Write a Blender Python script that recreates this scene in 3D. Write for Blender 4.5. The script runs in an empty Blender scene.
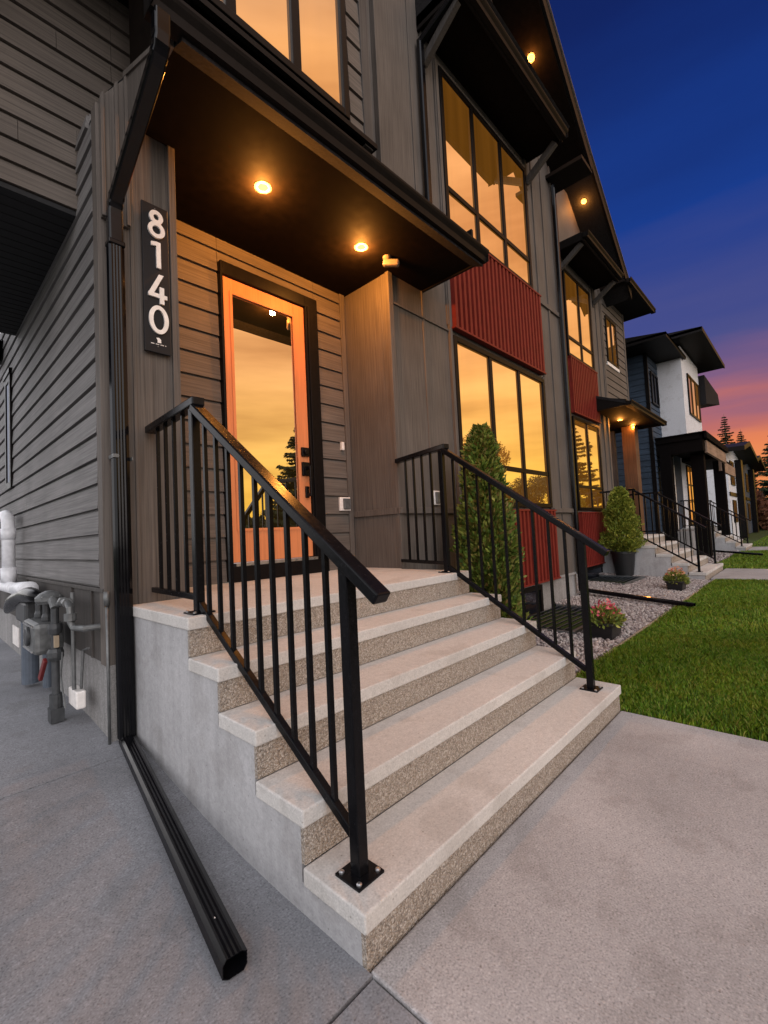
import bpy, bmesh, math, random
import numpy as np
from mathutils import Vector, Matrix
random.seed(7); RNG = np.random.default_rng(11)
S = bpy.context.scene
COL = S.collection
R = math.radians

# ------------------------------------------------------------------ materials
def new_mat(name):
    m = bpy.data.materials.new(name); m.use_nodes = True
    nt = m.node_tree; b = nt.nodes['Principled BSDF']
    return m, nt, b
def nd(nt, typ, **kw):
    n = nt.nodes.new(typ)
    for k, v in kw.items(): setattr(n, k, v)
    return n
def ramp(nt, pts, interp='LINEAR'):
    r = nt.nodes.new('ShaderNodeValToRGB'); r.color_ramp.interpolation = interp
    el = r.color_ramp.elements
    while len(el) < len(pts): el.new(.5)
    for e, (p, c) in zip(el, pts):
        e.position = p; e.color = (*c, 1) if len(c) == 3 else c
    return r
def mul(c, f): return tuple(x * f for x in c)
def mat_grain(name, base, axis, lo=.62, hi=1.35, rough=.72, bump=.25, fine=55, weather=.25):
    """embossed fibre-cement / wood, grain running along axis"""
    m, nt, b = new_mat(name); L = nt.links
    tc = nd(nt, 'ShaderNodeTexCoord'); mp = nd(nt, 'ShaderNodeMapping')
    sc = [fine] * 3; sc['xyz'.index(axis)] = 1.6
    mp.inputs['Scale'].default_value = sc
    L.new(tc.outputs['Object'], mp.inputs['Vector'])
    n = nd(nt, 'ShaderNodeTexNoise'); n.inputs['Scale'].default_value = 1; n.inputs['Detail'].default_value = 8; n.inputs['Roughness'].default_value = .62
    L.new(mp.outputs[0], n.inputs['Vector'])
    r = ramp(nt, [(.3, mul(base, lo)), (.5, base), (.72, mul(base, hi))])
    L.new(n.outputs['Fac'], r.inputs[0])
    n2 = nd(nt, 'ShaderNodeTexNoise'); n2.inputs['Scale'].default_value = 1.7; n2.inputs['Detail'].default_value = 5
    L.new(tc.outputs['Object'], n2.inputs['Vector'])
    mr = nd(nt, 'ShaderNodeMapRange'); mr.inputs[1].default_value = .3; mr.inputs[2].default_value = .7
    mr.inputs[3].default_value = 1 - weather; mr.inputs[4].default_value = 1 + weather
    L.new(n2.outputs['Fac'], mr.inputs[0])
    mx = nd(nt, 'ShaderNodeMix', data_type='RGBA', blend_type='MULTIPLY'); mx.inputs[0].default_value = 1
    L.new(r.outputs[0], mx.inputs[6]); L.new(mr.outputs[0], mx.inputs[7])
    L.new(mx.outputs[2], b.inputs['Base Color'])
    b.inputs['Roughness'].default_value = rough
    b.inputs['Specular IOR Level'].default_value = .35
    bp = nd(nt, 'ShaderNodeBump'); bp.inputs['Strength'].default_value = bump; bp.inputs['Distance'].default_value = .004
    L.new(n.outputs['Fac'], bp.inputs['Height']); L.new(bp.outputs[0], b.inputs['Normal'])
    return m
def mat_conc(name, base, var=.16, rough=.85, bump=.35, stain=.2, broom=None, sp=1.0, streak=0):
    m, nt, b = new_mat(name); L = nt.links
    tc = nd(nt, 'ShaderNodeTexCoord')
    def noise(s, d, vec=None):
        n = nd(nt, 'ShaderNodeTexNoise'); n.inputs['Scale'].default_value = s; n.inputs['Detail'].default_value = d
        L.new(vec or tc.outputs['Object'], n.inputs['Vector']); return n
    a = noise(1.3, 6); f = noise(38, 6); g = noise(150, 5)
    r1 = ramp(nt, [(.28, mul(base, 1 - stain)), (.55, base), (.75, mul(base, 1 + stain * .8))]); L.new(a.outputs['Fac'], r1.inputs[0])
    r2 = ramp(nt, [(.3, (1 - var,) * 3), (.7, (1 + var * .6,) * 3)]); L.new(f.outputs['Fac'], r2.inputs[0])
    r3 = ramp(nt, [(.30, (1 - .42 * sp,) * 3), (.44, (1 - .06 * sp,) * 3), (.58, (1 + .05 * sp,) * 3), (.70, (1 + .35 * sp,) * 3)]); L.new(g.outputs['Fac'], r3.inputs[0])
    m1 = nd(nt, 'ShaderNodeMix', data_type='RGBA', blend_type='MULTIPLY'); m1.inputs[0].default_value = 1
    m2 = nd(nt, 'ShaderNodeMix', data_type='RGBA', blend_type='MULTIPLY'); m2.inputs[0].default_value = 1
    L.new(r1.outputs[0], m1.inputs[6]); L.new(r2.outputs[0], m1.inputs[7])
    L.new(m1.outputs[2], m2.inputs[6]); L.new(r3.outputs[0], m2.inputs[7])
    # stains: a few dark blotches with an edge of their own, and drip streaks on upright faces
    s1 = noise(4.3, 9); rs = ramp(nt, [(.56, (1, 1, 1)), (.60, (.90, .89, .88)), (.68, (.84, .83, .82))]); L.new(s1.outputs['Fac'], rs.inputs[0])
    m3 = nd(nt, 'ShaderNodeMix', data_type='RGBA', blend_type='MULTIPLY'); m3.inputs[0].default_value = .75
    L.new(m2.outputs[2], m3.inputs[6]); L.new(rs.outputs[0], m3.inputs[7]); last = m3.outputs[2]
    v = nd(nt, 'ShaderNodeTexVoronoi'); v.inputs['Scale'].default_value = 21; L.new(tc.outputs['Object'], v.inputs['Vector'])
    rv = ramp(nt, [(.055, (.55, .53, .5)), (.085, (1, 1, 1))]); L.new(v.outputs['Distance'], rv.inputs[0])
    m4 = nd(nt, 'ShaderNodeMix', data_type='RGBA', blend_type='MULTIPLY'); m4.inputs[0].default_value = .8
    L.new(last, m4.inputs[6]); L.new(rv.outputs[0], m4.inputs[7]); last = m4.outputs[2]
    if streak:
        mq = nd(nt, 'ShaderNodeMapping'); mq.inputs['Scale'].default_value = (17, 17, .9); L.new(tc.outputs['Object'], mq.inputs['Vector'])
        q = noise(1, 5, mq.outputs[0]); rq = ramp(nt, [(.35, (1 - streak,) * 3), (.5, (1, 1, 1)), (.68, (1 + streak,) * 3)]); L.new(q.outputs['Fac'], rq.inputs[0])
        m5 = nd(nt, 'ShaderNodeMix', data_type='RGBA', blend_type='MULTIPLY'); m5.inputs[0].default_value = 1
        L.new(last, m5.inputs[6]); L.new(rq.outputs[0], m5.inputs[7]); last = m5.outputs[2]
    L.new(last, b.inputs['Base Color'])
    b.inputs['Roughness'].default_value = rough; b.inputs['Specular IOR Level'].default_value = .3
    h = nd(nt, 'ShaderNodeMath', operation='ADD')
    if broom:
        mp = nd(nt, 'ShaderNodeMapping'); mp.inputs['Scale'].default_value = broom
        L.new(tc.outputs['Object'], mp.inputs['Vector']); w = noise(1, 4, mp.outputs[0]); L.new(w.outputs['Fac'], h.inputs[0])
    else: L.new(f.outputs['Fac'], h.inputs[0])
    L.new(g.outputs['Fac'], h.inputs[1])
    bp = nd(nt, 'ShaderNodeBump'); bp.inputs['Strength'].default_value = bump; bp.inputs['Distance'].default_value = .003
    L.new(h.outputs[0], bp.inputs['Height']); L.new(bp.outputs[0], b.inputs['Normal'])
    return m
def mat_aggregate(name):
    m, nt, b = new_mat(name); L = nt.links
    tc = nd(nt, 'ShaderNodeTexCoord')
    ns = nd(nt, 'ShaderNodeTexNoise'); ns.inputs['Scale'].default_value = 30
    L.new(tc.outputs['Object'], ns.inputs['Vector'])
    ad = nd(nt, 'ShaderNodeMix', data_type='RGBA', blend_type='LINEAR_LIGHT'); ad.inputs[0].default_value = .012
    L.new(tc.outputs['Object'], ad.inputs[6]); L.new(ns.outputs['Color'], ad.inputs[7])
    v = nd(nt, 'ShaderNodeTexVoronoi'); v.inputs['Scale'].default_value = 185
    L.new(ad.outputs[2], v.inputs['Vector'])
    sp = nd(nt, 'ShaderNodeSeparateColor'); L.new(v.outputs['Color'], sp.inputs[0])
    r = ramp(nt, [(0, (.24, .20, .165)), (.12, (.38, .32, .26)), (.45, (.47, .41, .35)), (.62, (.33, .29, .25)), (.8, (.57, .51, .45)), (1, (.68, .64, .59))], 'CONSTANT')
    L.new(sp.outputs[0], r.inputs[0])
    d = ramp(nt, [(.0, (1, 1, 1)), (.5, (.9, .9, .9)), (.85, (.62, .58, .52))]); 
    sc = nd(nt, 'ShaderNodeMath', operation='MULTIPLY'); sc.inputs[1].default_value = 1.0
    L.new(v.outputs['Distance'], sc.inputs[0]); L.new(sc.outputs[0], d.inputs[0])
    mx = nd(nt, 'ShaderNodeMix', data_type='RGBA', blend_type='MULTIPLY'); mx.inputs[0].default_value = 1
    L.new(r.outputs[0], mx.inputs[6]); L.new(d.outputs[0], mx.inputs[7]); L.new(mx.outputs[2], b.inputs['Base Color'])
    b.inputs['Roughness'].default_value = .7
    bp = nd(nt, 'ShaderNodeBump', invert=True); bp.inputs['Strength'].default_value = .9; bp.inputs['Distance'].default_value = .006
    L.new(v.outputs['Distance'], bp.inputs['Height']); L.new(bp.outputs[0], b.inputs['Normal'])
    return m
def mat_plain(name, c, rough=.5, metal=0, spec=.5, var=.12, scale=25, bump=.0):
    m, nt, b = new_mat(name); L = nt.links
    tc = nd(nt, 'ShaderNodeTexCoord'); n = nd(nt, 'ShaderNodeTexNoise'); n.inputs['Scale'].default_value = scale; n.inputs['Detail'].default_value = 5
    L.new(tc.outputs['Object'], n.inputs['Vector'])
    r = ramp(nt, [(.3, mul(c, 1 - var)), (.7, mul(c, 1 + var))]); L.new(n.outputs['Fac'], r.inputs[0]); L.new(r.outputs[0], b.inputs['Base Color'])
    rr = nd(nt, 'ShaderNodeMapRange'); rr.inputs[3].default_value = max(.02, rough - .1); rr.inputs[4].default_value = min(1, rough + .1)
    L.new(n.outputs['Fac'], rr.inputs[0]); L.new(rr.outputs[0], b.inputs['Roughness'])
    b.inputs['Metallic'].default_value = metal; b.inputs['Specular IOR Level'].default_value = spec
    if bump:
        bp = nd(nt, 'ShaderNodeBump'); bp.inputs['Strength'].default_value = bump; bp.inputs['Distance'].default_value = .003
        L.new(n.outputs['Fac'], bp.inputs['Height']); L.new(bp.outputs[0], b.inputs['Normal'])
    return m
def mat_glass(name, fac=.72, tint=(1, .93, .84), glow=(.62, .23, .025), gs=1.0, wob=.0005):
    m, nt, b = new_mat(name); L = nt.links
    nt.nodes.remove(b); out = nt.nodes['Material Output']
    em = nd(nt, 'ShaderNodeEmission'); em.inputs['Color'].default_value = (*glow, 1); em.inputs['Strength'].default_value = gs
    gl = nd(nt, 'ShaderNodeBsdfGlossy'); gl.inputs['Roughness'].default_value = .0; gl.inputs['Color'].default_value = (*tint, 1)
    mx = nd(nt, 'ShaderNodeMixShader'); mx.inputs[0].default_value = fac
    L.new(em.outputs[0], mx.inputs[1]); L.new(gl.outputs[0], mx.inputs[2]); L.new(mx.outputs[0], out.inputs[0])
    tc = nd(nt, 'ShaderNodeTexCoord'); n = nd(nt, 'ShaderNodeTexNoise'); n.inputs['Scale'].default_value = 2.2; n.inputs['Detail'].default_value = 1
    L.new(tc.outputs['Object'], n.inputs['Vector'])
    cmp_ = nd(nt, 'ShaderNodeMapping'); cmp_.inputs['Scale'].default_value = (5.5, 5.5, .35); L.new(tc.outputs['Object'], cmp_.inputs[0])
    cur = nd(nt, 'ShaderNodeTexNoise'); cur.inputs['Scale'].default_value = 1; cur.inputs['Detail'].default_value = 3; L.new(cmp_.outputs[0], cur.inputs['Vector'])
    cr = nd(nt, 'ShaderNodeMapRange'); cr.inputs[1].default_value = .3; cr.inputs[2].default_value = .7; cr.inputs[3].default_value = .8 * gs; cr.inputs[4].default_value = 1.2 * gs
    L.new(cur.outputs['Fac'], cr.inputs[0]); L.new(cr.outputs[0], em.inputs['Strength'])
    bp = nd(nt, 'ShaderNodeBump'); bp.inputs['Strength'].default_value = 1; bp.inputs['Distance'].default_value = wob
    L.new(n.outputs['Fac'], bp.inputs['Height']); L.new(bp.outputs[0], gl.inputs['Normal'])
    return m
def mat_emit(name, c, s):
    m, nt, b = new_mat(name); nt.nodes.remove(b)
    em = nd(nt, 'ShaderNodeEmission'); em.inputs[0].default_value = (*c, 1); em.inputs[1].default_value = s
    nt.links.new(em.outputs[0], nt.nodes['Material Output'].inputs[0]); return m
def mat_leaf(name, cols, rough=.6, patch=None):
    m, nt, b = new_mat(name); L = nt.links
    g = nd(nt, 'ShaderNodeNewGeometry')
    r = ramp(nt, [(i / (len(cols) - 1), c) for i, c in enumerate(cols)]); L.new(g.outputs['Random Per Island'], r.inputs[0])
    if patch:
        tc = nd(nt, 'ShaderNodeTexCoord'); n = nd(nt, 'ShaderNodeTexNoise'); n.inputs['Scale'].default_value = 1.9; n.inputs['Detail'].default_value = 6; n.inputs['Roughness'].default_value = .65
        L.new(tc.outputs['Object'], n.inputs['Vector']); pr = ramp(nt, [(.38, (1, 1, 1)), (.62, patch)]); L.new(n.outputs['Fac'], pr.inputs[0])
        mx = nd(nt, 'ShaderNodeMix', data_type='RGBA', blend_type='MULTIPLY'); mx.inputs[0].default_value = 1
        L.new(r.outputs[0], mx.inputs[6]); L.new(pr.outputs[0], mx.inputs[7]); L.new(mx.outputs[2], b.inputs['Base Color'])
    else: L.new(r.outputs[0], b.inputs['Base Color'])
    b.inputs['Roughness'].default_value = rough; b.inputs['Specular IOR Level'].default_value = .25
    return m

M = {}
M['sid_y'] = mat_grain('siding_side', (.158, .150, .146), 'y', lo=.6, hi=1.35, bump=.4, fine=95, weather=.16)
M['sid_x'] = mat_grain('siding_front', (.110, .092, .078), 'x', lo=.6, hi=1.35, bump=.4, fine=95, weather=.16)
M['brd_z'] = mat_grain('board_vertical', (.105, .089, .077), 'z', lo=.58, hi=1.36, bump=.4, fine=95, weather=.16)
M['brd_dark'] = mat_grain('board_dark', (.062, .055, .05), 'z')
M['fascia'] = mat_plain('dark_metal_trim', (.009, .0075, .007), .5, 0, .08)
M['soffit'] = mat_plain('dark_soffit', (.0065, .0042, .003), .8, 0, .05, .3, 14)
M['soffit_blk'] = mat_plain('dark_grey_soffit', (.022, .022, .023), .7, 0, .15)
M['roof'] = mat_plain('shingle_roof', (.02, .019, .02), .95, 0, .1, .35, 40, .5)
M['black'] = mat_plain('black_powder_coat', (.005, .005, .006), .24, 0, .14, .2, 60, .0)
M['blk_frame'] = mat_plain('black_window_frame', (.006, .005, .005), .4, 0, .1)
M['downsp'] = mat_plain('black_downspout', (.004, .004, .005), .12, 0, .22, .2, 12)
M['red'] = mat_plain('red_ribbed_metal', (.165, .021, .015), .5, 0, .12, .15, 10)
M['door'] = mat_grain('stained_door', (.60, .215, .085), 'z', lo=.85, hi=1.12, rough=.45, bump=.05, weather=.06)
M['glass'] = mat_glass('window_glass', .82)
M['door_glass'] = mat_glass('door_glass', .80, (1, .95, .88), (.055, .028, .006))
M['dark_glass'] = mat_glass('dark_basement_glass', .2, (.8, .85, 1), (.004, .004, .005))
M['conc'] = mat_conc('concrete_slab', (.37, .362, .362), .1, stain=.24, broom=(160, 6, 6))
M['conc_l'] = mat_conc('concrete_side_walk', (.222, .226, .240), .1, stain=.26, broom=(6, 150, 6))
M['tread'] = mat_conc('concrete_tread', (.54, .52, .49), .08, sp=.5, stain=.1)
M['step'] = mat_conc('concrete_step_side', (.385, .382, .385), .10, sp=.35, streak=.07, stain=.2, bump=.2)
M['found'] = mat_conc('concrete_foundation', (.27, .262, .255), stain=.25, streak=.12)
M['agg'] = mat_aggregate('exposed_aggregate')
M['sign'] = mat_plain('sign_black', (.010, .010, .012), .5, 0, .2)
M['white'] = mat_plain('white_paint', (.78, .74, .70), .45)
M['pvc'] = mat_plain('white_pvc', (.74, .75, .78), .35)
M['steel'] = mat_plain('galvanised_grey', (.13, .135, .135), .45, .4, .5, .25, 30)
M['steel_d'] = mat_plain('dark_grey_steel', (.05, .053, .056), .5, .3, .5, .25, 30)
M['bluep'] = mat_plain('blue_grey_pipe', (.085, .105, .135), .5)
M['redp'] = mat_plain('red_handle', (.14, .012, .012), .45)
M['screw'] = mat_plain('zinc_screw', (.5, .5, .5), .3, .9)
M['lamp'] = mat_emit('lamp_warm', (1, .36, .045), 9)
M['lamp_trim'] = mat_plain('lamp_trim', (.16, .13, .11), .5)
M['cedar'] = mat_leaf('cedar_leaf', [(.035, .07, .010), (.08, .135, .018), (.14, .19, .028), (.21, .22, .045), (.20, .13, .04)])
M['cedar_y'] = mat_leaf('bright_cedar_leaf', [(.07, .11, .012), (.15, .19, .022), (.25, .27, .035), (.33, .31, .05)])
M['spruce'] = mat_leaf('spruce_needle', [(.012, .022, .010), (.025, .036, .014), (.04, .045, .016)])
M['autumn'] = mat_leaf('autumn_leaf', [(.16, .05, .012), (.38, .15, .02), (.52, .26, .04)])
M['hedge'] = mat_leaf('hedge_leaf', [(.02, .03, .010), (.05, .05, .015), (.08, .06, .02)])
M['shrub_r'] = mat_leaf('rust_leaf', [(.05, .02, .012), (.12, .04, .02), (.16, .07, .03)])
M['bark'] = mat_grain('bark', (.09, .065, .045), 'z', bump=.8, fine=30)
M['petal'] = mat_leaf('pink_petal', [(.45, .04, .07), (.62, .09, .14), (.7, .2, .16)])
M['petal_o'] = mat_leaf('orange_petal', [(.45, .10, .06), (.55, .22, .10), (.6, .32, .2)])
M['fl_leaf'] = mat_leaf('flower_leaf', [(.07, .11, .02), (.18, .22, .04), (.34, .32, .07)])
M['pot'] = mat_plain('black_plastic_pot', (.012, .012, .013), .4)
M['grass'] = mat_leaf('grass_blade', [(.042, .11, .006), (.088, .205, .011), (.135, .27, .016), (.19, .295, .022), (.27, .28, .06)], .5, (1.35, 1.08, 1.0))
M['turf'] = mat_plain('turf_soil', (.035, .055, .012), .95, 0, .2, .4, 9)
M['stone'] = mat_leaf('gravel_stone', [(.16, .14, .14), (.30, .26, .25), (.40, .36, .33), (.24, .19, .18), (.50, .46, .43)], .8)
M['gravelb'] = mat_plain('gravel_bed', (.17, .15, .145), .95, 0, .2, .4, 60, .8)
M['asph'] = mat_plain('asphalt', (.05, .05, .052), .9, 0, .3, .3, 80, .4)
M['edge'] = mat_plain('tan_edging', (.32, .25, .17), .8)
M['blue_sid'] = mat_grain('blue_siding', (.030, .048, .075), 'x')
M['blue_sidy'] = mat_grain('blue_siding_side', (.030, .048, .075), 'y')
M['stucco'] = mat_conc('white_stucco', (.66, .66, .68), var=.08, stain=.06)
M['porch'] = mat_plain('black_stained_porch', (.005, .004, .004), .85, 0, .05)
M['timber'] = mat_grain('weathered_timber', (.26, .17, .12), 'x')
M['col_wood'] = mat_grain('warm_wood_column', (.12, .058, .028), 'z')
M['well'] = mat_plain('corrugated_steel_well', (.075, .085, .10), .4, .6)

# ------------------------------------------------------------------ mesh builder
ORG = {}
def world_org(o):
    v = Vector((0, 0, 0))
    while o is not None: v += ORG.get(o.name, Vector((0, 0, 0))); o = o.parent
    return v
class MB:
    def __init__(s): s.v = []; s.f = []
    def add(s, vs, fs):
        n = len(s.v); s.v += [tuple(v) for v in vs]; s.f += [tuple(i + n for i in f) for f in fs]; return s
    def box(s, x0, x1, y0, y1, z0, z1):
        if x0 > x1: x0, x1 = x1, x0
        if y0 > y1: y0, y1 = y1, y0
        if z0 > z1: z0, z1 = z1, z0
        return s.add([(x, y, z) for z in (z0, z1) for y in (y0, y1) for x in (x0, x1)],
            [(0, 2, 3, 1), (4, 5, 7, 6), (0, 1, 5, 4), (2, 6, 7, 3), (0, 4, 6, 2), (1, 3, 7, 5)])
    def prism(s, pts, axis, a, b):
        """polygon pts (2-D) extruded along axis from a to b. axis x: pts=(y,z); y: (x,z); z: (x,y)"""
        n = len(pts)
        def P(p, t):
            return {'x': (t, p[0], p[1]), 'y': (p[0], t, p[1]), 'z': (p[0], p[1], t)}[axis]
        vs = [P(p, a) for p in pts] + [P(p, b) for p in pts]
        fs = [tuple(range(n - 1, -1, -1)), tuple(range(n, 2 * n))] + [(i, (i + 1) % n, n + (i + 1) % n, n + i) for i in range(n)]
        return s.add(vs, fs)
    def bar(s, p, q, w, h, up=(0, 0, 1)):
        p = Vector(p); q = Vector(q); d = (q - p).normalized(); u = Vector(up)
        r = d.cross(u)
        if r.length < 1e-4: r = d.cross(Vector((1, 0, 0)))
        r.normalize(); u = r.cross(d).normalized()
        vs = []
        for c in (p, q):
            for a, b in ((-1, -1), (1, -1), (1, 1), (-1, 1)): vs.append(c + r * a * w / 2 + u * b * h / 2)
        return s.add(vs, [(3, 2, 1, 0), (4, 5, 6, 7), (0, 1, 5, 4), (1, 2, 6, 5), (2, 3, 7, 6), (3, 0, 4, 7)])
    def tube(s, pts, rad, n=14, cap=True):
        pts = [Vector(p) for p in pts]; m = len(pts)
        rads = rad if isinstance(rad, (list, tuple)) else [rad] * m
        rings = []; prev = None
        for i, p in enumerate(pts):
            d = (pts[min(i + 1, m - 1)] - pts[max(i - 1, 0)]).normalized()
            if prev is None:
                a = d.cross(Vector((0, 0, 1)));
                if a.length < 1e-3: a = d.cross(Vector((1, 0, 0)))
            else: a = prev - d * prev.dot(d)
            a.normalize(); prev = a; b = d.cross(a)
            rings.append([p + (a * math.cos(2 * math.pi * k / n) + b * math.sin(2 * math.pi * k / n)) * rads[i] for k in range(n)])
        vs = [v for r in rings for v in r]; fs = []
        for i in range(m - 1):
            for k in range(n): fs.append((i * n + k, i * n + (k + 1) % n, (i + 1) * n + (k + 1) % n, (i + 1) * n + k))
        if cap: fs += [tuple(range(n - 1, -1, -1)), tuple(range((m - 1) * n, m * n))]
        return s.add(vs, fs)
    def lathe(s, c, prof, n=24, axis='z'):
        c = Vector(c); vs = []; fs = []
        for r, h in prof:
            for k in range(n):
                a = 2 * math.pi * k / n
                o = (r * math.cos(a), r * math.sin(a), h)
                if axis == 'y': o = (o[0], o[2], o[1])
                if axis == 'x': o = (o[2], o[0], o[1])
                vs.append(c + Vector(o))
        m = len(prof)
        for i in range(m - 1):
            for k in range(n): fs.append((i * n + k, i * n + (k + 1) % n, (i + 1) * n + (k + 1) % n, (i + 1) * n + k))
        fs += [tuple(range(n - 1, -1, -1)), tuple(range((m - 1) * n, m * n))]
        return s.add(vs, fs)
    def build(s, name, mat, parent=None, bevel=0, smooth=False, seg=2):
        me = bpy.data.meshes.new(name)
        off = world_org(parent) if parent else Vector((0, 0, 0))
        me.from_pydata([tuple(Vector(v) - off) for v in s.v], [], s.f)
        bm = bmesh.new(); bm.from_mesh(me); bmesh.ops.recalc_face_normals(bm, faces=bm.faces); bm.to_mesh(me); bm.free()
        me.materials.append(mat)
        o = bpy.data.objects.new(name, me); COL.objects.link(o); o.parent = parent
        if smooth:
            for p in me.polygons: p.use_smooth = True
        if bevel:
            b = o.modifiers.new('edge', 'BEVEL'); b.width = bevel; b.segments = seg; b.limit_method = 'ANGLE'; b.angle_limit = R(40)
        return o
def tag(o, label=None, cat=None, group=None, kind=None):
    if label: o['label'] = label
    if cat: o['category'] = cat
    if group: o['group'] = group
    if kind: o['kind'] = kind
    return o
def empty(name, loc, label, cat, group=None):
    o = bpy.data.objects.new(name, None); COL.objects.link(o); o.location = loc; o.empty_display_size = .2
    ORG[o.name] = Vector(loc); return tag(o, label, cat, group)
def kids(o): return [c for c in bpy.data.objects if c.parent == o]
def dup(o, loc, label):
    def rec(x, par):
        c = x.copy(); COL.objects.link(c); c.parent = par
        for k in kids(x): rec(k, c)
        return c
    c = rec(o, None); c.location = loc; ORG[c.name] = Vector(loc); c['label'] = label
    return c
def raw_mesh(name, V, F, mat, parent=None, smooth=False):
    """numpy vertices (n,3) and equal-sized faces (m,k)"""
    V = np.asarray(V, dtype=np.float32); F = np.asarray(F, dtype=np.int32)
    if parent: V = V - np.array(world_org(parent), dtype=np.float32)
    me = bpy.data.meshes.new(name); k = F.shape[1]
    me.vertices.add(len(V)); me.vertices.foreach_set('co', V.ravel())
    me.loops.add(F.size); me.loops.foreach_set('vertex_index', F.ravel())
    me.polygons.add(len(F)); me.polygons.foreach_set('loop_start', np.arange(len(F), dtype=np.int32) * k)
    me.polygons.foreach_set('loop_total', np.full(len(F), k, dtype=np.int32))
    me.update(calc_edges=True); me.materials.append(mat)
    if smooth: me.polygons.foreach_set('use_smooth', np.ones(len(F), dtype=bool))
    o = bpy.data.objects.new(name, me); COL.objects.link(o); o.parent = parent; return o

# ------------------------------------------------------------------ siding
def lap_profile(z0, z1, exp, start=None):
    z = z0 if start is None else start; out = []
    while z < z1 - .02:
        a, b = max(z, z0), min(z + exp, z1)
        if b - a > .03: out.append((a, b))
        z += exp
    return out
def siding_x(mb, x0, x1, y, z0, z1, exp, start=None):      # faces -y
    for a, b in lap_profile(z0, z1, exp, start):
        g = .017 if b - a > .08 else .0
        cuts = [x0] + sorted(c for c in (x0 + random.uniform(.4, 3.4), x0 + random.uniform(3.6, 6)) if c < x1 - .3) + [x1]
        for c0, c1 in zip(cuts, cuts[1:]): mb.prism([(y + .02, a), (y - .020, a), (y - .010, b - g), (y + .02, b - g)], 'x', c0 + .0015, c1 - .0015)
    mb.box(x0, x1, y + .004, y + .06, z0, z1)
def siding_y(mb, y0, y1, x, z0, z1, exp, start=None):      # faces -x
    for a, b in lap_profile(z0, z1, exp, start):
        g = .017
        cuts = [y0] + sorted(c for c in (y0 + random.uniform(.3, 3.2), y0 + random.uniform(3.5, 7)) if c < y1 - .3) + [y1]
        for c0, c1 in zip(cuts, cuts[1:]): mb.prism([(x + .02, a), (x - .020, a), (x - .010, b - g), (x + .02, b - g)], 'y', c0 + .0015, c1 - .0015)
    mb.box(x + .004, x + .06, y0, y1, z0, z1)
def window(parent, x0, x1, z0, z1, y, mull=(), trans=(), glass=None, fw=.06, depth=.05, label=None):
    """window facing -y standing on wall plane y"""
    g = MB(); yf = y - depth
    g.box(x0, x0 + fw, yf, y + .01, z0, z1).box(x1 - fw, x1, yf, y + .01, z0, z1)
    g.box(x0 + fw, x1 - fw, yf, y + .01, z0, z0 + fw).box(x0 + fw, x1 - fw, yf, y + .01, z1 - fw, z1)
    w = g.build('window', M['blk_frame'], parent, bevel=.004)
    if label: w['label'] = label
    mb = MB()
    for mx in mull: mb.box(mx - .032, mx + .032, yf + .006, y + .008, z0 + fw - .002, z1 - fw + .002)
    for tz in trans: mb.box(x0 + fw - .002, x1 - fw + .002, yf + .009, y + .006, tz - .03, tz + .03)
    if mull or trans: mb.build('mullion', M['blk_frame'], w, bevel=.003)
    p = MB(); xs = [x0 + fw] + list(mull) + [x1 - fw]; zs = [z0 + fw] + list(trans) + [z1 - fw]
    for i in range(len(xs) - 1):
        for j in range(len(zs) - 1):
            # every pane sits a hair out of true, as real ones do
            t = random.uniform(-.005, .005)
            p.add([(xs[i], yf + .028 + t, zs[j]), (xs[i + 1], yf + .028 - t, zs[j]), (xs[i + 1], yf + .028 - t, zs[j + 1]), (xs[i], yf + .028 + t, zs[j + 1])], [(0, 1, 2, 3)])
    p.build('pane', glass or M['glass'], w)
    return w
def battens(mb, xs, y, z0, z1, w=.045, d=.02):
    for x in xs: mb.box(x - w / 2, x + w / 2, y - d, y + .005, z0, z1)
def ribs_panel(parent, x0, x1, z0, z1, y, n):
    g = MB(); g.box(x0, x1, y - .03, y + .005, z0, z1)
    st = (x1 - x0) / n
    for i in range(n):
        c = x0 + (i + .5) * st
        g.prism([(c - st * .30, y - .028), (c + st * .30, y - .028), (c + st * .24, y - .085), (c - st * .24, y - .085)], 'z', z0 + .012, z1 - .012)
    g.box(x0, x1, y - .092, y - .02, z1 - .012, z1 + .012); g.box(x0, x1, y - .092, y - .02, z0 - .012, z0 + .012)
    return g.build('ribbed_panel', M['red'], parent)
def gutter(parent, x0, x1, y, z, name='gutter', h=.11, d=.12, flip=1):
    """K-style gutter, front at y, running along x, top at z; open on top"""
    pr = [(y + d, z - h), (y + .035, z - h), (y + .03, z - h * .55), (y + .008, z - h * .3), (y, z - .018), (y, z), (y + .012, z), (y + .014, z - .022),
          (y + .022, z - h * .3), (y + .042, z - h * .6), (y + .045, z - h + .008), (y + d - .004, z - h + .008), (y + d - .004, z), (y + d, z)]
    g = MB(); g.prism(pr, 'x', x0, x1); g.prism([(y + .01, z - h + .004), (y + d, z - h + .004), (y + d, z - .004), (y + .01, z - .03)], 'x', x0, x0 + .006)
    g.prism([(y + .01, z - h + .004), (y + d, z - h + .004), (y + d, z - .004), (y + .01, z - .03)], 'x', x1 - .006, x1)
    return g.build(name, M['fascia'], parent)
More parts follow.
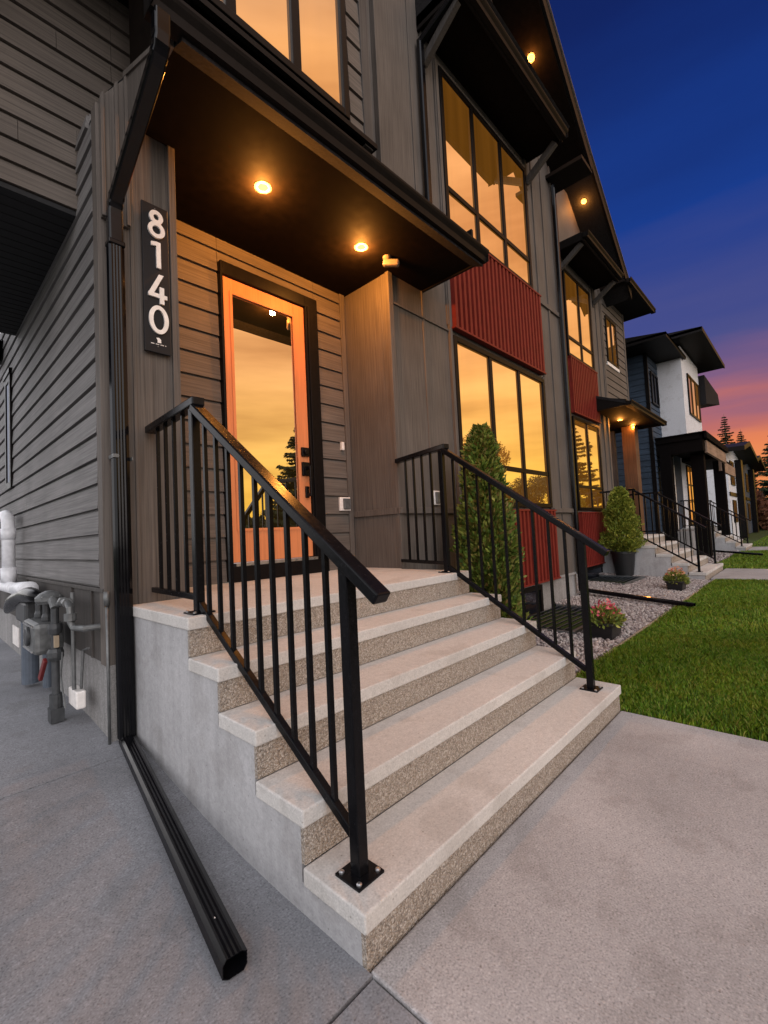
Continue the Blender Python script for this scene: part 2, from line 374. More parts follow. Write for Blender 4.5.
def recessed(x, y, z, label, nrm=None, power=38, size=.045, group='recessed lights'):
    e = empty('recessed_light', (x, y, z), label, 'light', group)
    MB().lathe((x, y, z), [(.062, .006), (.062, -.003), (.046, -.008), (.036, -.003), (.036, .006)], 28).build('trim_ring', M['lamp_trim'], e, smooth=False)
    MB().lathe((x, y, z), [(.034, -.002), (.022, -.007), (.004, -.009)], 24).build('bulb', M['lamp'], e, smooth=True)
    if nrm is not None: e.rotation_euler = nrm
    ld = bpy.data.lights.new('downlight', 'POINT'); ld.energy = power; ld.color = (1, .36, .06); ld.shadow_soft_size = .03
    lo = bpy.data.objects.new('downlight', ld); COL.objects.link(lo); lo.parent = e; lo.location = (0, 0, -.058)
    return e

# ------------------------------------------------------------------ numbers measured from the photograph
RZ = .18; H1 = .1577; TD = .2751; SW = 2.33; CT = .058
ZL = H1 + 4 * RZ                # landing 0.878
YF = 1.9                        # facade plane
YE = 2.54                       # entry wall
XR = 2.385                       # right cheek of the recess
ZS = 3.79                       # canopy soffit

# ================================================================== SETTING
g = MB(); g.add([(-400, -400, -.03), (400, -400, -.03), (400, 400, -.03), (-400, 400, -.03)], [(0, 1, 2, 3)])
tag(g.build('ground', M['turf']), kind='structure')
# front walk: slabs with saw-cut / tooled joints
def slab(x0, x1, y0, y1, zt, name, mat, b=.008):
    o = MB().box(x0, x1, y0, y1, zt - .12, zt).build(name, mat, bevel=b); tag(o, kind='structure'); return o
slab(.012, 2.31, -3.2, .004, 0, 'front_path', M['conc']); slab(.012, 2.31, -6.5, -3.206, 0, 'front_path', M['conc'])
# side walk, ramps up gently towards the back
pv = [(-5, -6.5, 0), (-.004, -6.5, 0), (-.004, -.9, 0), (-.004, -.012, 0), (-.004, .9, .005), (-.004, 1.8, .085), (-.004, 2.6, .17), (-.004, 4, .2), (-.004, 14, .22)]
def side_slab(x0, x1, ys, zf, name):
    v = []; f = []
    for y in ys: v += [(x0, y, zf(y)), (x1, y, zf(y))]
    n = len(ys)
    for i in range(n - 1): f.append((2 * i, 2 * i + 1, 2 * i + 3, 2 * i + 2))
    k = len(v); v += [(a, b, c - .15) for a, b, c in v]
    for i in range(n - 1):
        f += [(2 * i, 2 * i + 2, k + 2 * i + 2, k + 2 * i), (2 * i + 1, k + 2 * i + 1, k + 2 * i + 3, 2 * i + 3)]
    f += [(0, k, k + 1, 1), (2 * n - 2, 2 * n - 1, k + 2 * n - 1, k + 2 * n - 2)]
    o = MB().add(v, f).build(name, M['conc_l']); tag(o, kind='structure'); return o
def zside(y):
    if y < .4: return 0
    t = min(1, (y - .4) / 2.2); return .19 * t * t * (3 - 2 * t) + max(0, y - 2.6) * .004
ys1 = [-.008 + i * .2 for i in range(40)]
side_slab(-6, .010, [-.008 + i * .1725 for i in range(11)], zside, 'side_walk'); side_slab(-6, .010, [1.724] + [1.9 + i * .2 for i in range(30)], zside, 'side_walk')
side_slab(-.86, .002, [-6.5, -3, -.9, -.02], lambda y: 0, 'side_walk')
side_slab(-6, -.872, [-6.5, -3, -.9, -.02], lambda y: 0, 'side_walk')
side_slab(-6, .2, [7.706, 12, 18], zside, 'side_walk')
slab(10.1, 12.3, -6.5, .56, .02, 'front_path', M['conc']); slab(19.5, 21.6, -6.5, .74, .02, 'front_path', M['conc'])
# lawn base and gravel bed
def sheet(name, x0, x1, y0, y1, z, mat, zb=None, nx=40, ny=8, amp=0, hole=None):
    v = []; f = []
    for j in range(ny + 1):
        for i in range(nx + 1):
            t = j / ny; v.append((x0 + (x1 - x0) * i / nx, y0 + (y1 - y0) * t, (z if zb is None else z + (zb - z) * t) + random.uniform(-amp, amp)))
    for j in range(ny):
        for i in range(nx):
            a = j * (nx + 1) + i; cx = x0 + (x1 - x0) * (i + .5) / nx; cy = y0 + (y1 - y0) * (j + .5) / ny
            if hole and hole[0] < cx < hole[1] and cy > hole[2]: continue
            f.append((a, a + 1, a + nx + 2, a + nx + 1))
    return tag(MB().add(v, f).build(name, mat, smooth=True), kind='structure')
sheet('lawn', 2.322, 10.09, -6.5, .47, -.012, M['turf'], amp=.006)
sheet('lawn', 12.31, 19.49, -6.5, .9, -.008, M['turf'], amp=.004)
sheet('lawn', 21.61, 60, -6.5, 1.0, -.008, M['turf'], amp=.004)
sheet('gravel_bed', 2.30, 6.75, .50, 1.95, -.004, M['gravelb'], .05, nx=60, ny=30, amp=.004, hole=(4.15, 5.75, 1.02))
sheet('gravel_bed', 6.754, 9.81, .50, 2.55, -.004, M['gravelb'], .10, nx=50, ny=40, amp=.004, hole=(8.2, 9.5, 1.62))
sheet('gravel_bed', 12.12, 19.3, .92, 2.7, -.004, M['gravelb'], .06, amp=.004)
tag(MB().box(2.31, 10.05, .474, .494, -.06, .012).build('lawn_edging', M['edge']), kind='structure')
tag(MB().box(-60, 140, -9.4, -7.6, -.08, .0).build('pavement', M['conc']), kind='structure')
tag(MB().box(-60, 140, -9.56, -9.404, -.2, -.002).build('kerb', M['conc'], bevel=.02), kind='structure')
tag(MB().box(-60, 140, -19.4, -9.565, -.25, -.02).build('road', M['asph']), kind='structure')

# ================================================================== TOWNHOUSE 1
H = empty('townhouse', (-.1, 1.9, 0), 'dark taupe townhouse with orange door, red ribbed panels and glowing windows nearest the camera', 'house', 'townhouses along the row')
# --- side wall
g = MB(); siding_y(g, 1.99, 12, -.1, .98, 3.80, .147, 1.0)
siding_y(g, 2.10, 2.34, -.1, 3.80, 3.90, .147, 3.793)
g.build('side_wall', M['sid_y'], H)
g = MB(); g.box(-.108, -.02, 1.99, 12, .565, .975)
for y in (2.16, 2.62, 4.2, 6): g.box(-.122, -.1, y - .012, y + .012, .57, .975)
g.box(-.124, -.02, 1.905, 12, .962, .985)
g.build('skirt_board', M['brd_dark'], H, bevel=.003)
g = MB(); g.box(-.118, -.03, 1.897, 1.985, .56, 3.82); g.build('corner_trim', M['brd_z'], H, bevel=.003)
g = MB(); g.box(-.095, .05, 1.9, 12, -.1, .566); g.build('foundation', M['found'], H)
# side window (narrow, seen edge on)
g = MB(); y0, y1, z0, z1 = 4.93, 5.28, 1.87, 3.06
g.box(-.135, -.1, y0, y0 + .07, z0, z1).box(-.135, -.1, y1 - .07, y1, z0, z1).box(-.135, -.1, y0 + .07, y1 - .07, z0, z0 + .07).box(-.135, -.1, y0 + .07, y1 - .07, z1 - .07, z1)
g.box(-.145, -.1, y0 - .03, y1 + .03, z1, z1 + .05)
w = g.build('window', M['blk_frame'], H, bevel=.003); w['label'] = 'narrow dark window on the side wall'
MB().add([(-.128, y0 + .07, z0 + .07), (-.128, y1 - .07, z0 + .07), (-.128, y1 - .07, z1 - .07), (-.128, y0 + .07, z1 - .07)], [(0, 1, 2, 3)]).build('pane', M['dark_glass'], w)
# --- left overhanging upper storey
g = MB(); siding_x(g, -3.2, .10, 2.35, 3.40, 5.07, .147, 3.39)
siding_x(g, .10, .50, 2.35, 4.25, 5.07, .147, 3.39); g.build('upper_wall', M['sid_x'], H)
g = MB(); g.box(-.112, -.075, 2.322, 2.352, 3.39, 3.93); g.build('corner_trim', M['brd_z'], H)
g = MB(); g.box(-3.2, -.105, 2.345, 4.66, 3.36, 3.392)
for i in range(24):
    y = 2.42 + i * .094; g.box(-3.2, -.105, y, y + .006, 3.357, 3.361)
g.build('overhang_soffit', M['soffit_blk'], H)
g = MB(); g.box(-3.2, -.1, 4.60, 4.66, 3.392, 5.0); g.build('upper_wall', M['sid_x'], H)
g = MB(); g.box(-3.4, .55, 1.35, 4.8, 5.075, 5.11).box(-3.4, .55, 1.33, 1.36, 5.03, 5.25); g.build('eave_soffit', M['soffit'], H)
# --- entry front strip and number column
g = MB(); g.box(-.03, .325, 1.902, 2.56, ZL - .3, 3.80)
g.box(-.022, .012, 1.884, 1.906, .80, 3.80); g.box(.285, .33, 1.882, 1.91, ZL, 3.8); g.box(.055, .075, 1.892, 1.91, ZL, 3.8)
g.build('number_column', M['brd_z'], H, bevel=.003)
g = MB(); g.prism([(-.10, 3.12), (.048, 3.12), (.048, 4.07), (-.10, 3.84)], 'y', 1.875, 1.935)
for x in (-.095, -.02, .035): g.prism([(x - .005, 3.125), (x + .014, 3.125), (x + .014, 3.86 + (x + .1) * 1.55 + .02), (x - .005, 3.84 + (x + .1) * 1.55)], 'y', 1.858, 1.876)
g.build('canopy_cheek', M['brd_z'], H, bevel=.002)
# cheek side panel: shed roof end
g = MB(); g.prism([(1.905, 3.775), (1.25, 3.775), (1.25, 3.835), (1.905, 4.115)], 'x', .046, .075)
g.build('canopy_cheek', M['brd_z'], H)
g = MB(); g.prism([(1.905, 4.085), (1.17, 3.775), (1.17, 3.80), (1.905, 4.12)], 'x', .036, .06); g.build('rake_trim', M['brd_z'], H)
# canopy roof, soffit, gutter
g = MB(); g.prism([(1.16, 3.80), (2.36, 4.36), (2.36, 4.30), (1.9, 4.05), (1.16, 3.74)], 'x', .077, 2.95)
g.prism([(-.098, 3.835), (.046, 4.065), (.046, 4.04), (-.098, 3.81)], 'y', 1.95, 2.30)
g.build('canopy_roof', M['roof'], H)
g = MB(); g.box(.077, 2.945, 1.245, 1.895, ZS, ZS + .03).box(.31, XR + .05, 1.895, YE + .1, ZS + .001, ZS + .031)
g.build('canopy_soffit', M['soffit'], H)
g = MB(); g.box(.077, 2.95, 1.212, 1.246, ZS - .012, ZS + .12); g.box(2.922, 2.952, 1.246, 1.895, ZS - .012, ZS + .36); g.build('canopy_fascia', M['fascia'], H, bevel=.003)
gutter(H, -.085, 2.96, 1.09, 3.875)
# --- entry recess
g = MB(); siding_x(g, .33, .932, YE, ZL + .003, ZS + .03, .187, ZL); siding_x(g, 1.95, 2.30, YE, ZL + .003, ZS + .03, .187, ZL); siding_x(g, .932, 1.95, YE, 3.575, ZS + .03, .187, ZL)
g.build('entry_wall', M['sid_x'], H)
g = MB(); g.box(2.30, 2.362, YE - .03, YE + .03, ZL + .002, ZS); g.build('corner_trim', M['brd_z'], H, bevel=.003)
g = MB(); g.box(XR, XR + .06, YF + .102, YE + .04, ZL - .3, ZS); g.box(XR - .022, XR, YF - .016, YE - .03, 1.40, 1.46)
g.build('return_wall', M['brd_z'], H, bevel=.003)
# door
D = MB(); D.box(.932, .953, YE - .07, YE + .05, ZL + .02, 3.575).box(1.80, 1.95, YE - .07, YE + .05, ZL + .02, 3.575).box(.953, 1.80, YE - .07, YE + .05, 3.462, 3.575)
D.box(1.82, 1.84, YE - .085, YE - .06, ZL + .02, 3.47)
dfm = D.build('door_frame', M['blk_frame'], H, bevel=.004)
MB().box(.95, 1.945, YE - .10, YE + .04, ZL + .003, 1.005).build('threshold', M['blk_frame'], dfm)
MB().box(.98, 1.82, YE - .09, YE + .04, 1.006, 1.03).build('sill', M['screw'], dfm)
dx0, dx1, dz0, dz1 = .955, 1.798, 1.036, 3.459; gx0, gx1, gz0, gz1 = 1.03, 1.675, 1.305, 3.335
D = MB(); yb, yt = YE - .005, YE - .045
D.box(dx0, gx0, yt, yb, dz0, dz1).box(gx1, dx1, yt, yb, dz0, dz1).box(gx0, gx1, yt, yb, dz0, gz0).box(gx0, gx1, yt, yb, gz1, dz1)
door = D.build('door', M['door'], H, bevel=.004); door['label'] = 'orange front door with a full glass lite'
D = MB(); 
for a in (0,): D.box(gx0 - .012, gx0 + .012, yt - .008, yt + .003, gz0 - .012, gz1 + .012).box(gx1 - .012, gx1 + .012, yt - .008, yt + .003, gz0 - .012, gz1 + .012).box(gx0 + .012, gx1 - .012, yt - .008, yt + .003, gz0 - .012, gz0 + .012).box(gx0 + .012, gx1 - .012, yt - .008, yt + .003, gz1 - .012, gz1 + .012)
D.build('glass_bead', M['door'], door)
MB().add([(gx0, yt + .012, gz0), (gx1, yt + .012, gz0), (gx1, yt + .012, gz1), (gx0, yt + .012, gz1)], [(0, 1, 2, 3)]).build('pane', M['door_glass'], door)
D = MB(); D.box(1.70, 1.785, yt - .025, yt, 1.985, 2.07).lathe((1.742, yt - .024, 2.027), [(.026, 0), (.026, -.02), (.02, -.024)], 20, 'y'); D.build('lock', M['black'], door, bevel=.004)
D = MB(); D.box(1.70, 1.785, yt - .022, yt, 1.80, 1.93); D.build('lock', M['black'], door, bevel=.004)
D = MB(); D.box(1.73, 1.77, yt - .02, yt, 1.59, 1.70).box(1.735, 1.765, yt - .07, yt - .015, 1.60, 1.63).box(1.735, 1.765, yt - .07, yt - .015, 1.86, 1.89).box(1.737, 1.763, yt - .085, yt - .06, 1.60, 1.89); D.build('handle', M['black'], door, bevel=.005)
# --- facade wall right of the entry
XE = 6.75
g = MB(); g.box(XR, XE, YF, YF + .1, .42, 9.2)
battens(g, (2.93,), YF, 1.47, 9, .03, .012)
battens(g, (3.40,), YF, 3.56, 9, .06, .02); battens(g, (5.95, 6.30, 6.70), YF, 1.47, 9)
battens(g, (2.93, 5.95, 6.30, 6.70), YF, .44, 1.39, .04, .018)
g.box(XR - .005, 3.44, YF - .02, YF, 3.485, 3.505); g.box(5.92, XE, YF - .032, YF, 4.70, 4.77)
g.build('front_wall', M['brd_z'], H, bevel=.002)
g = MB(); g.box(XR - .022, 3.38, YF - .045, YF, 1.40, 1.46); g.build('belly_band', M['brd_z'], H, bevel=.004); g = MB(); g.box(5.92, XE + .01, YF - .05, YF, 1.41, 1.475); g.build('belly_band', M['brd_z'], H, bevel=.004)
MB().box(.16, XR - .001, 1.96, 2.06, 4.12, 9.0).build('bay_return_wall', M['brd_z'], H)
g = MB(); g.box(XR - .012, XR + .05, YF - .022, YF + .02, ZL, ZS); g.build('corner_trim', M['brd_z'], H, bevel=.003)
g = MB(); g.box(2.30, XE, YF + .015, YF + .2, -.3, .425); g.box(2.30, XE, YF - .02, YF + .02, .405, .44); g.build('foundation', M['found'], H)
g = MB(); g.box(3.385, 3.437, YF - .035, YF, 1.47, 6.76).box(5.672, 5.72, YF - .03, YF, 4.76, 6.76).box(5.852, 5.90, YF - .03, YF, 1.47, 3.5).box(3.437, 5.672, YF - .035, YF, 6.71, 6.76); g.build('window_trim', M['brd_z'], H, bevel=.003)
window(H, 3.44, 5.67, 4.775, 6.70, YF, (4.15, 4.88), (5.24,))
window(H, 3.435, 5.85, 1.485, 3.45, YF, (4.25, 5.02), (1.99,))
ribs_panel(H, 3.42, 5.84, 3.53, 4.74, YF, 24); ribs_panel(H, 3.44, 5.88, .435, 1.44, YF, 22)
w = window(H, 4.05, 5.35, -.05, .385, YF + .015, (4.7,), (), M['dark_glass'], label='dark basement window below the red panel')
# --- bay over the canopy
g = MB(); siding_x(g, .10, .20, 1.2, 4.03, 6.6, .187, 4.0); siding_x(g, 1.27, 1.42, 1.2, 4.03, 6.6, .187, 4.0); siding_x(g, .20, 1.27, 1.2, 4.03, 4.07, .187, 4.0)
g.box(.14, 1.42, 1.26, 1.9, 4.06, 6.6); g.build('bay_wall', M['sid_x'], H)
g = MB(); g.box(.095, .138, 1.19, 1.95, 4.02, 6.6); g.build('bay_side', M['soffit'], H)
g = MB(); g.box(1.40, 1.48, 1.175, 1.26, 4.02, 6.6); g.build('bay_trim', M['brd_dark'], H, bevel=.003)
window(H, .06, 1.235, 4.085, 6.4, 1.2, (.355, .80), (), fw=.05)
g = MB(); g.box(.03, 1.50, 1.15, 1.25, 4.03, 4.065); g.build('bay_sill', M['fascia'], H)
# --- awning over the upper window
g = MB(); g.box(3.12, 5.78, 1.345, YF, 6.90, 6.93); g.build('awning_soffit', M['soffit'], H)
g = MB(); g.box(3.10, 5.80, 1.315, 1.345, 6.86, 7.02).box(3.10, 3.13, 1.345, YF, 6.88, 7.05).box(5.77, 5.80, 1.345, YF, 6.88, 7.05); g.build('awning_fascia', M['fascia'], H, bevel=.004)
gutter(H, 3.08, 5.78, 1.22, 6.98)
g = MB(); g.prism([(1.2, 7.02), (YF, 7.3), (YF, 6.93), (1.33, 6.93)], 'x', 3.1, 5.8); g.build('awning_roof', M['roof'], H)
for x in (3.17, 5.72):
    b = MB().bar((x, 1.40, 6.86), (x, YF - .02, 6.52), .07, .09).box(x - .035, x + .035, YF - .03, YF, 6.42, 6.9); b.build('bracket', M['brd_dark'], H, bevel=.003)
# --- gable roof: rake soffit descends to the right
sl = .926
def zr(x): return 8.66 - sl * (x - 5.32)
g = MB(); xa, xb, xp = 6.98, 3.35, 3.35
zp = zr(xp); xl = -.3; zl2 = zp - sl * (xp - xl)
g.prism([(xa, zr(xa)), (xp, zp), (xl, zl2), (xl, zl2 + .24), (xp, zp + .26), (xa, zr(xa) + .24)], 'y', 1.33, 9); g.build('roof', M['roof'], H)
g = MB(); g.prism([(xa + .01, zr(xa) - .03), (xp, zp - .02), (xp, zp + .29), (xa + .01, zr(xa) + .25)], 'y', 1.29, 1.33); g.build('rake_board', M['fascia'], H)
g = MB(); g.prism([(xa + .02, zr(xa) + .245), (xp, zp + .285), (xp, zp + .30), (xa + .02, zr(xa) + .26)], 'y', 1.27, 1.42); g.build('drip_edge', M['lamp_trim'], H)
g = MB(); g.prism([(xa - .05, zr(xa) + .04 - .02), (xp, zp - .02), (xp, zp - .045), (xa - .05, zr(xa) - .005)], 'y', 1.332, YF); g.build('rake_soffit', M['soffit'], H)
g = MB(); g.box(6.55, 7.02, 1.30, 2.5, 7.06, 7.12); g.build('roof_return', M['fascia'], H)
# ================================================================== TOWNHOUSE 2
H2 = empty('townhouse', (6.76, 2.5, 0), 'taupe townhouse stepped back beyond the first, potted shrub at its wall', 'house', 'townhouses along the row')
Y2 = 2.5
g = MB(); g.box(XE + .005, 11.1, Y2, Y2 + .1, .36, 8.6); g.box(XE + .005, XE + .06, YF + .1, Y2, .3, 8.6)
battens(g, (8.5, 10.3, 10.62, 10.95), Y2, .45, 8); g.box(10.25, 11.1, Y2 - .03, Y2, 1.41, 1.47)
g.build('front_wall', M['brd_z'], H2, bevel=.002)
MB().box(XE + .005, 11.1, Y2 + .02, Y2 + .2, -.3, .365).build('foundation', M['found'], H2)
window(H2, 8.60, 10.17, 4.74, 6.62, Y2, (9.42,), (5.16,)); window(H2, 8.60, 10.17, 1.50, 3.46, Y2, (9.40,), (2.0,))
ribs_panel(H2, 8.58, 10.2, 3.53, 4.70, Y2, 16); ribs_panel(H2, 8.60, 10.2, .34, 1.45, Y2, 16)
window(H2, 8.75, 9.9, -.1, .3, Y2 + .02, (), (), M['dark_glass'], label='dark basement window of the second townhouse')
# entry side
g = MB(); siding_x(g, 11.0, 12.9, Y2, 4.1, 7.1, .187, 4.1); g.box(11, 12.9, Y2 + .05, Y2 + .3, 4.0, 7.1); g.build('upper_wall', M['sid_x'], H2)
g = MB(); g.box(10.98, 11.08, Y2 - .03, Y2 + .02, 4.1, 7.1); g.build('corner_trim', M['brd_z'], H2); g = MB(); g.box(12.84, 12.93, Y2 - .03, Y2 + .3, 4.1, 7.1); g.build('corner_trim', M['brd_z'], H2)
window(H2, 11.25, 12.1, 5.25, 6.45, Y2, (11.68,), ()); g = MB(); g.box(11.2, 12.15, Y2 - .04, Y2, 5.17, 5.25); g.build('window_trim', M['white'], H2)
g = MB(); siding_x(g, 11.1, 12.5, 3.12, ZL, ZS, .187, ZL); g.box(11.04, 11.1, Y2 + .1, 3.12, ZL, ZS); g.build('entry_wall', M['sid_x'], H2)
g = MB(); g.box(12.5, 12.83, 2.30, 2.62, ZL, ZS); g.build('wood_column', M['col_wood'], H2, bevel=.006)
g = MB(); g.box(12.84, 12.94, 2.9, 9, .3, 7.1); g.build('end_wall', M['brd_dark'], H2)
MB().box(11.2, 11.42, 2.99, 3.10, 3.0, 3.25).build('meter_box', M['white'], H2, bevel=.01)
g = MB(); g.box(10.02, 13.25, 1.845, 3.1, ZS, ZS + .03); g.build('canopy_soffit', M['soffit'], H2)
g = MB(); g.box(10.0, 13.28, 1.81, 1.845, ZS - .012, ZS + .12).prism([(1.81, ZS - .012), (2.5, ZS - .012), (2.5, 4.12), (1.81, ZS + .12)], 'x', 9.99, 10.02).prism([(1.81, ZS - .012), (3.1, ZS - .012), (3.1, 4.3), (1.81, ZS + .12)], 'x', 13.25, 13.28); g.build('canopy_fascia', M['fascia'], H2, bevel=.003)
g = MB(); g.prism([(1.80, 3.87), (2.6, 4.2), (2.6, 4.14), (1.80, 3.81)], 'x', 9.98, 13.29); g.build('canopy_roof', M['roof'], H2)
gutter(H2, 9.98, 13.3, 1.69, 3.875)
# awning 2
g = MB(); g.box(8.35, 10.55, 1.95, Y2, 6.86, 6.90); g.build('awning_soffit', M['soffit'], H2)
g = MB(); g.box(8.33, 10.57, 1.92, 1.95, 6.82, 6.98).box(8.33, 8.36, 1.95, Y2, 6.84, 7.0).box(10.54, 10.57, 1.95, Y2, 6.84, 7.0); g.build('awning_fascia', M['fascia'], H2)
gutter(H2, 8.31, 10.6, 1.81, 6.97)
for x in (8.42, 10.47): MB().bar((x, 1.99, 6.82), (x, Y2 - .02, 6.48), .07, .09).box(x - .035, x + .035, Y2 - .03, Y2, 6.4, 6.86).build('bracket', M['brd_dark'], H2)
# roof 2
def zr2(x): return 8.64 - .835 * (x - 9.22)
g = MB(); xa = 11.5; xp = 8.2
g.prism([(xa, zr2(xa)), (xp, zr2(xp)), (6.6, zr2(xp) - 1.3), (6.6, zr2(xp) - 1.05), (xp, zr2(xp) + .26), (xa, zr2(xa) + .24)], 'y', 1.93, 9); g.build('roof', M['roof'], H2)
g = MB(); g.prism([(xa + .01, zr2(xa) - .03), (xp, zr2(xp) - .02), (xp, zr2(xp) + .29), (xa + .01, zr2(xa) + .25)], 'y', 1.89, 1.93); g.build('rake_board', M['fascia'], H2)
g = MB(); g.prism([(xa + .02, zr2(xa) + .245), (xp, zr2(xp) + .285), (xp, zr2(xp) + .30), (xa + .02, zr2(xa) + .26)], 'y', 1.87, 2.0); g.build('drip_edge', M['lamp_trim'], H2)
g = MB(); g.box(11.0, 13.45, 1.9, 5, 7.0, 7.03).prism([(1.88, 7.03), (3.4, 7.75), (3.4, 7.03)], 'x', 11.0, 13.45); g.build('eave', M['fascia'], H2)
gutter(H2, 11.1, 13.5, 1.78, 7.1)

# ================================================================== STEPS
def make_steps(loc, label):
    e = empty('concrete_steps', loc, label, 'steps', 'concrete front steps')
    ox, oy, oz = loc
    body = MB()
    for i in range(1, 6):
        y0 = oy + (i - 1) * TD + .030; y1 = oy + i * TD + .030 if i < 5 else oy + 1.9
        zt = oz + H1 + (i - 1) * RZ - CT
        body.box(ox + .010, ox + SW - .010, y0, y1 - .0005, oz - .15, zt)
    body.build('stair_body', M['step'], e)
    for i in range(1, 6):
        y0 = oy + (i - 1) * TD; zt = oz + H1 + (i - 1) * RZ; zb = zt - RZ if i > 1 else oz - .1
        MB().box(ox + .011, ox + SW - .011, y0 + .012, y0 + .0298, zb + .0005, zt - CT).build('riser', M['agg'], e)
        y1 = oy + i * TD + .012 if i < 5 else oy + 1.895
        t = MB().box(ox, ox + SW, y0, y1, zt - CT, zt)
        if i == 5: t.box(ox + .335, ox + SW + .055, y1, oy + 2.53, zt - CT, zt)
        t.build('tread' if i < 5 else 'landing', M['tread'], e, bevel=.007, seg=3)
    return e
make_steps((0, 0, 0), 'wide concrete front steps with pebbled risers filling the foreground')
st = make_steps((9.8, .58, 0), 'concrete front steps beyond the gravel bed and green potted shrub')
dup(st, (19.25, .75, 0), 'distant concrete steps before the white and blue house')

# ================================================================== RAILINGS
def make_rail(loc, xr, side, label, guard_y, gdx=0):
    """railing in the plane x=xr (relative), loc = origin of the steps"""
    ox, oy, oz = loc; x = ox + xr
    e = empty('stair_railing', (x, oy, oz), label, 'railing', 'black metal stair railings')
    yb, yt = oy + .125, oy + 1.20; pw = .042
    zb, zt = oz + H1, oz + ZL
    for (y, z0, z1) in ((yb, zb, zb + .962), (yt, zt, zt + 1.0)):
        p = MB().box(x - pw / 2, x + pw / 2, y - pw / 2, y + pw / 2, z0 + .006, z1).build('post', M['black'], e, bevel=.004)
        MB().box(x - .055, x + .055, y - .055, y + .055, z0 - .001, z0 + .008).build('base_plate', M['black'], p, bevel=.002)
        s = MB()
        for a in (-1, 1):
            for b in (-1, 1): s.lathe((x + a * .04, y + b * .04, z0 + .008), [(.009, 0), (.009, .004), (.005, .007)], 10)
        s.build('screws', M['screw'], p)
    # sloping handrail: through (yt, 1.90) and (0.05, 1.035)
    A = (yt - .02, zt + 1.0); B = (oy - .03, oz + 1.022)
    sl = (A[1] - B[1]) / (A[0] - B[0])
    MB().bar((x, A[0], A[1]), (x, B[0], B[1]), .062, .04).build('handrail', M['black'], e, bevel=.006)
    c = (yb + .0, oz + .262); d = (yt, zt + .055); sb = (d[1] - c[1]) / (d[0] - c[0])
    MB().bar((x, c[0] + .02, c[1] + .02 * sb), (x, d[0] - .02, d[1] - .02 * sb), .028, .032).build('bottom_rail', M['black'], e, bevel=.003)
    n = 9
    for i in range(1, n + 1):
        y = yb + (yt - yb) * i / (n + 1)
        MB().box(x - .0085, x + .0085, y - .0085, y + .0085, c[1] + (y - c[0]) * sb, A[1] + (y - A[0]) * sl - .012).build('baluster', M['black'], e)
    # level guard back to the wall
    gy = oy + guard_y
    MB().bar((x, yt - .055, zt + 1.025), (x + gdx, gy, zt + 1.025), .062, .042).build('handrail', M['black'], e, bevel=.006)
    MB().bar((x, yt + .02, zt + .075), (x + gdx, gy, zt + .075), .028, .03).build('bottom_rail', M['black'], e, bevel=.003)
    for i in range(1, 5):
        y = yt + (gy - yt) * (i + .15) / 5.2
        xx = x + gdx * (y - yt) / (gy - yt)
        MB().box(xx - .0085, xx + .0085, y - .0085, y + .0085, zt + .08, zt + 1.01).build('baluster', M['black'], e)
    return e
make_rail((0, 0, 0), .10, -1, 'black metal railing on the near open side of the foreground steps', 1.875, .035)
make_rail((0, 0, 0), 2.15, 1, 'black metal railing in front of the tall green cedar', 1.875, .22)
ra = make_rail((9.8, .58, 0), .10, -1, 'black railing beside the bright potted shrub, near side of the second steps', 1.875)
rb = make_rail((9.8, .58, 0), 2.15, 1, 'black railing on the far side of the second steps', 1.875)
dup(ra, (19.35, .75, 0), 'distant black railing on the near side of the third steps')
dup(rb, (21.40, .75, 0), 'distant black railing on the far side of the third steps')

# ================================================================== SIGN
e = empty('house_number_sign', (.19, YF - .02, 2.39), 'tall black plaque reading 8140 on the column beside the downspout', 'sign')
SY = YF - .034
MB().box(.113, .268, SY, YF - .018, 2.39, 3.33).build('plaque', M['sign'], e, bevel=.003)
def ring(mb, cx, cz, rx, rz, t, y0, y1, n=44):
    v = []; f = []
    for k in range(n):
        a = 2 * math.pi * k / n
        for (sx, sz) in ((rx, rz), (rx - t, rz - t)):
            for y in (y0, y1): v.append((cx + sx * math.cos(a), y, cz + sz * math.sin(a)))
    for k in range(n):
        a, b = 4 * k, 4 * ((k + 1) % n)
        f += [(a, b, b + 2, a + 2), (a + 1, a + 3, b + 3, b + 1), (a, a + 1, b + 1, b), (a + 2, b + 2, b + 3, a + 3)]
    mb.add(v, f)
y0, y1 = SY - .012, SY + .002
cx = .194; T = .025
d = MB(); ring(d, cx, 3.248, .041, .043, T, y0, y1); ring(d, cx, 3.166, .050, .051, T, y0 - .0015, y1); d.build('number_eight', M['white'], e)
d = MB(); d.box(cx - .004, cx + .022, y0, y1, 2.925, 3.09); d.prism([(cx - .004, 3.09), (cx - .034, 3.082), (cx - .034, 3.058), (cx - .004, 3.064)], 'y', y0, y1); d.build('number_one', M['white'], e)
d = MB(); d.prism([(cx + .008, 2.885), (cx - .056, 2.752), (cx - .027, 2.752), (cx + .036, 2.885)], 'y', y0 + .0008, y1); d.box(cx - .056, cx + .054, y0, y1, 2.735, 2.760); d.box(cx + .010, cx + .036, y0 - .001, y1, 2.70, 2.805); d.build('number_four', M['white'], e)
d = MB(); ring(d, cx + .002, 2.596, .058, .089, T, y0, y1); d.build('number_zero', M['white'], e)
d = MB(); d.prism([(cx - .014, 2.482), (cx + .002, 2.486), (cx + .014, 2.476), (cx + .015, 2.455), (cx - .007, 2.453), (cx - .006, 2.467)], 'y', SY - .002, SY + .002)
for k in range(13):
    if k % 4 != 3: d.box(cx - .045 + k * .007, cx - .040 + k * .007, SY - .0015, SY + .002, 2.441, 2.446)
d.build('emblem', M['white'], e)
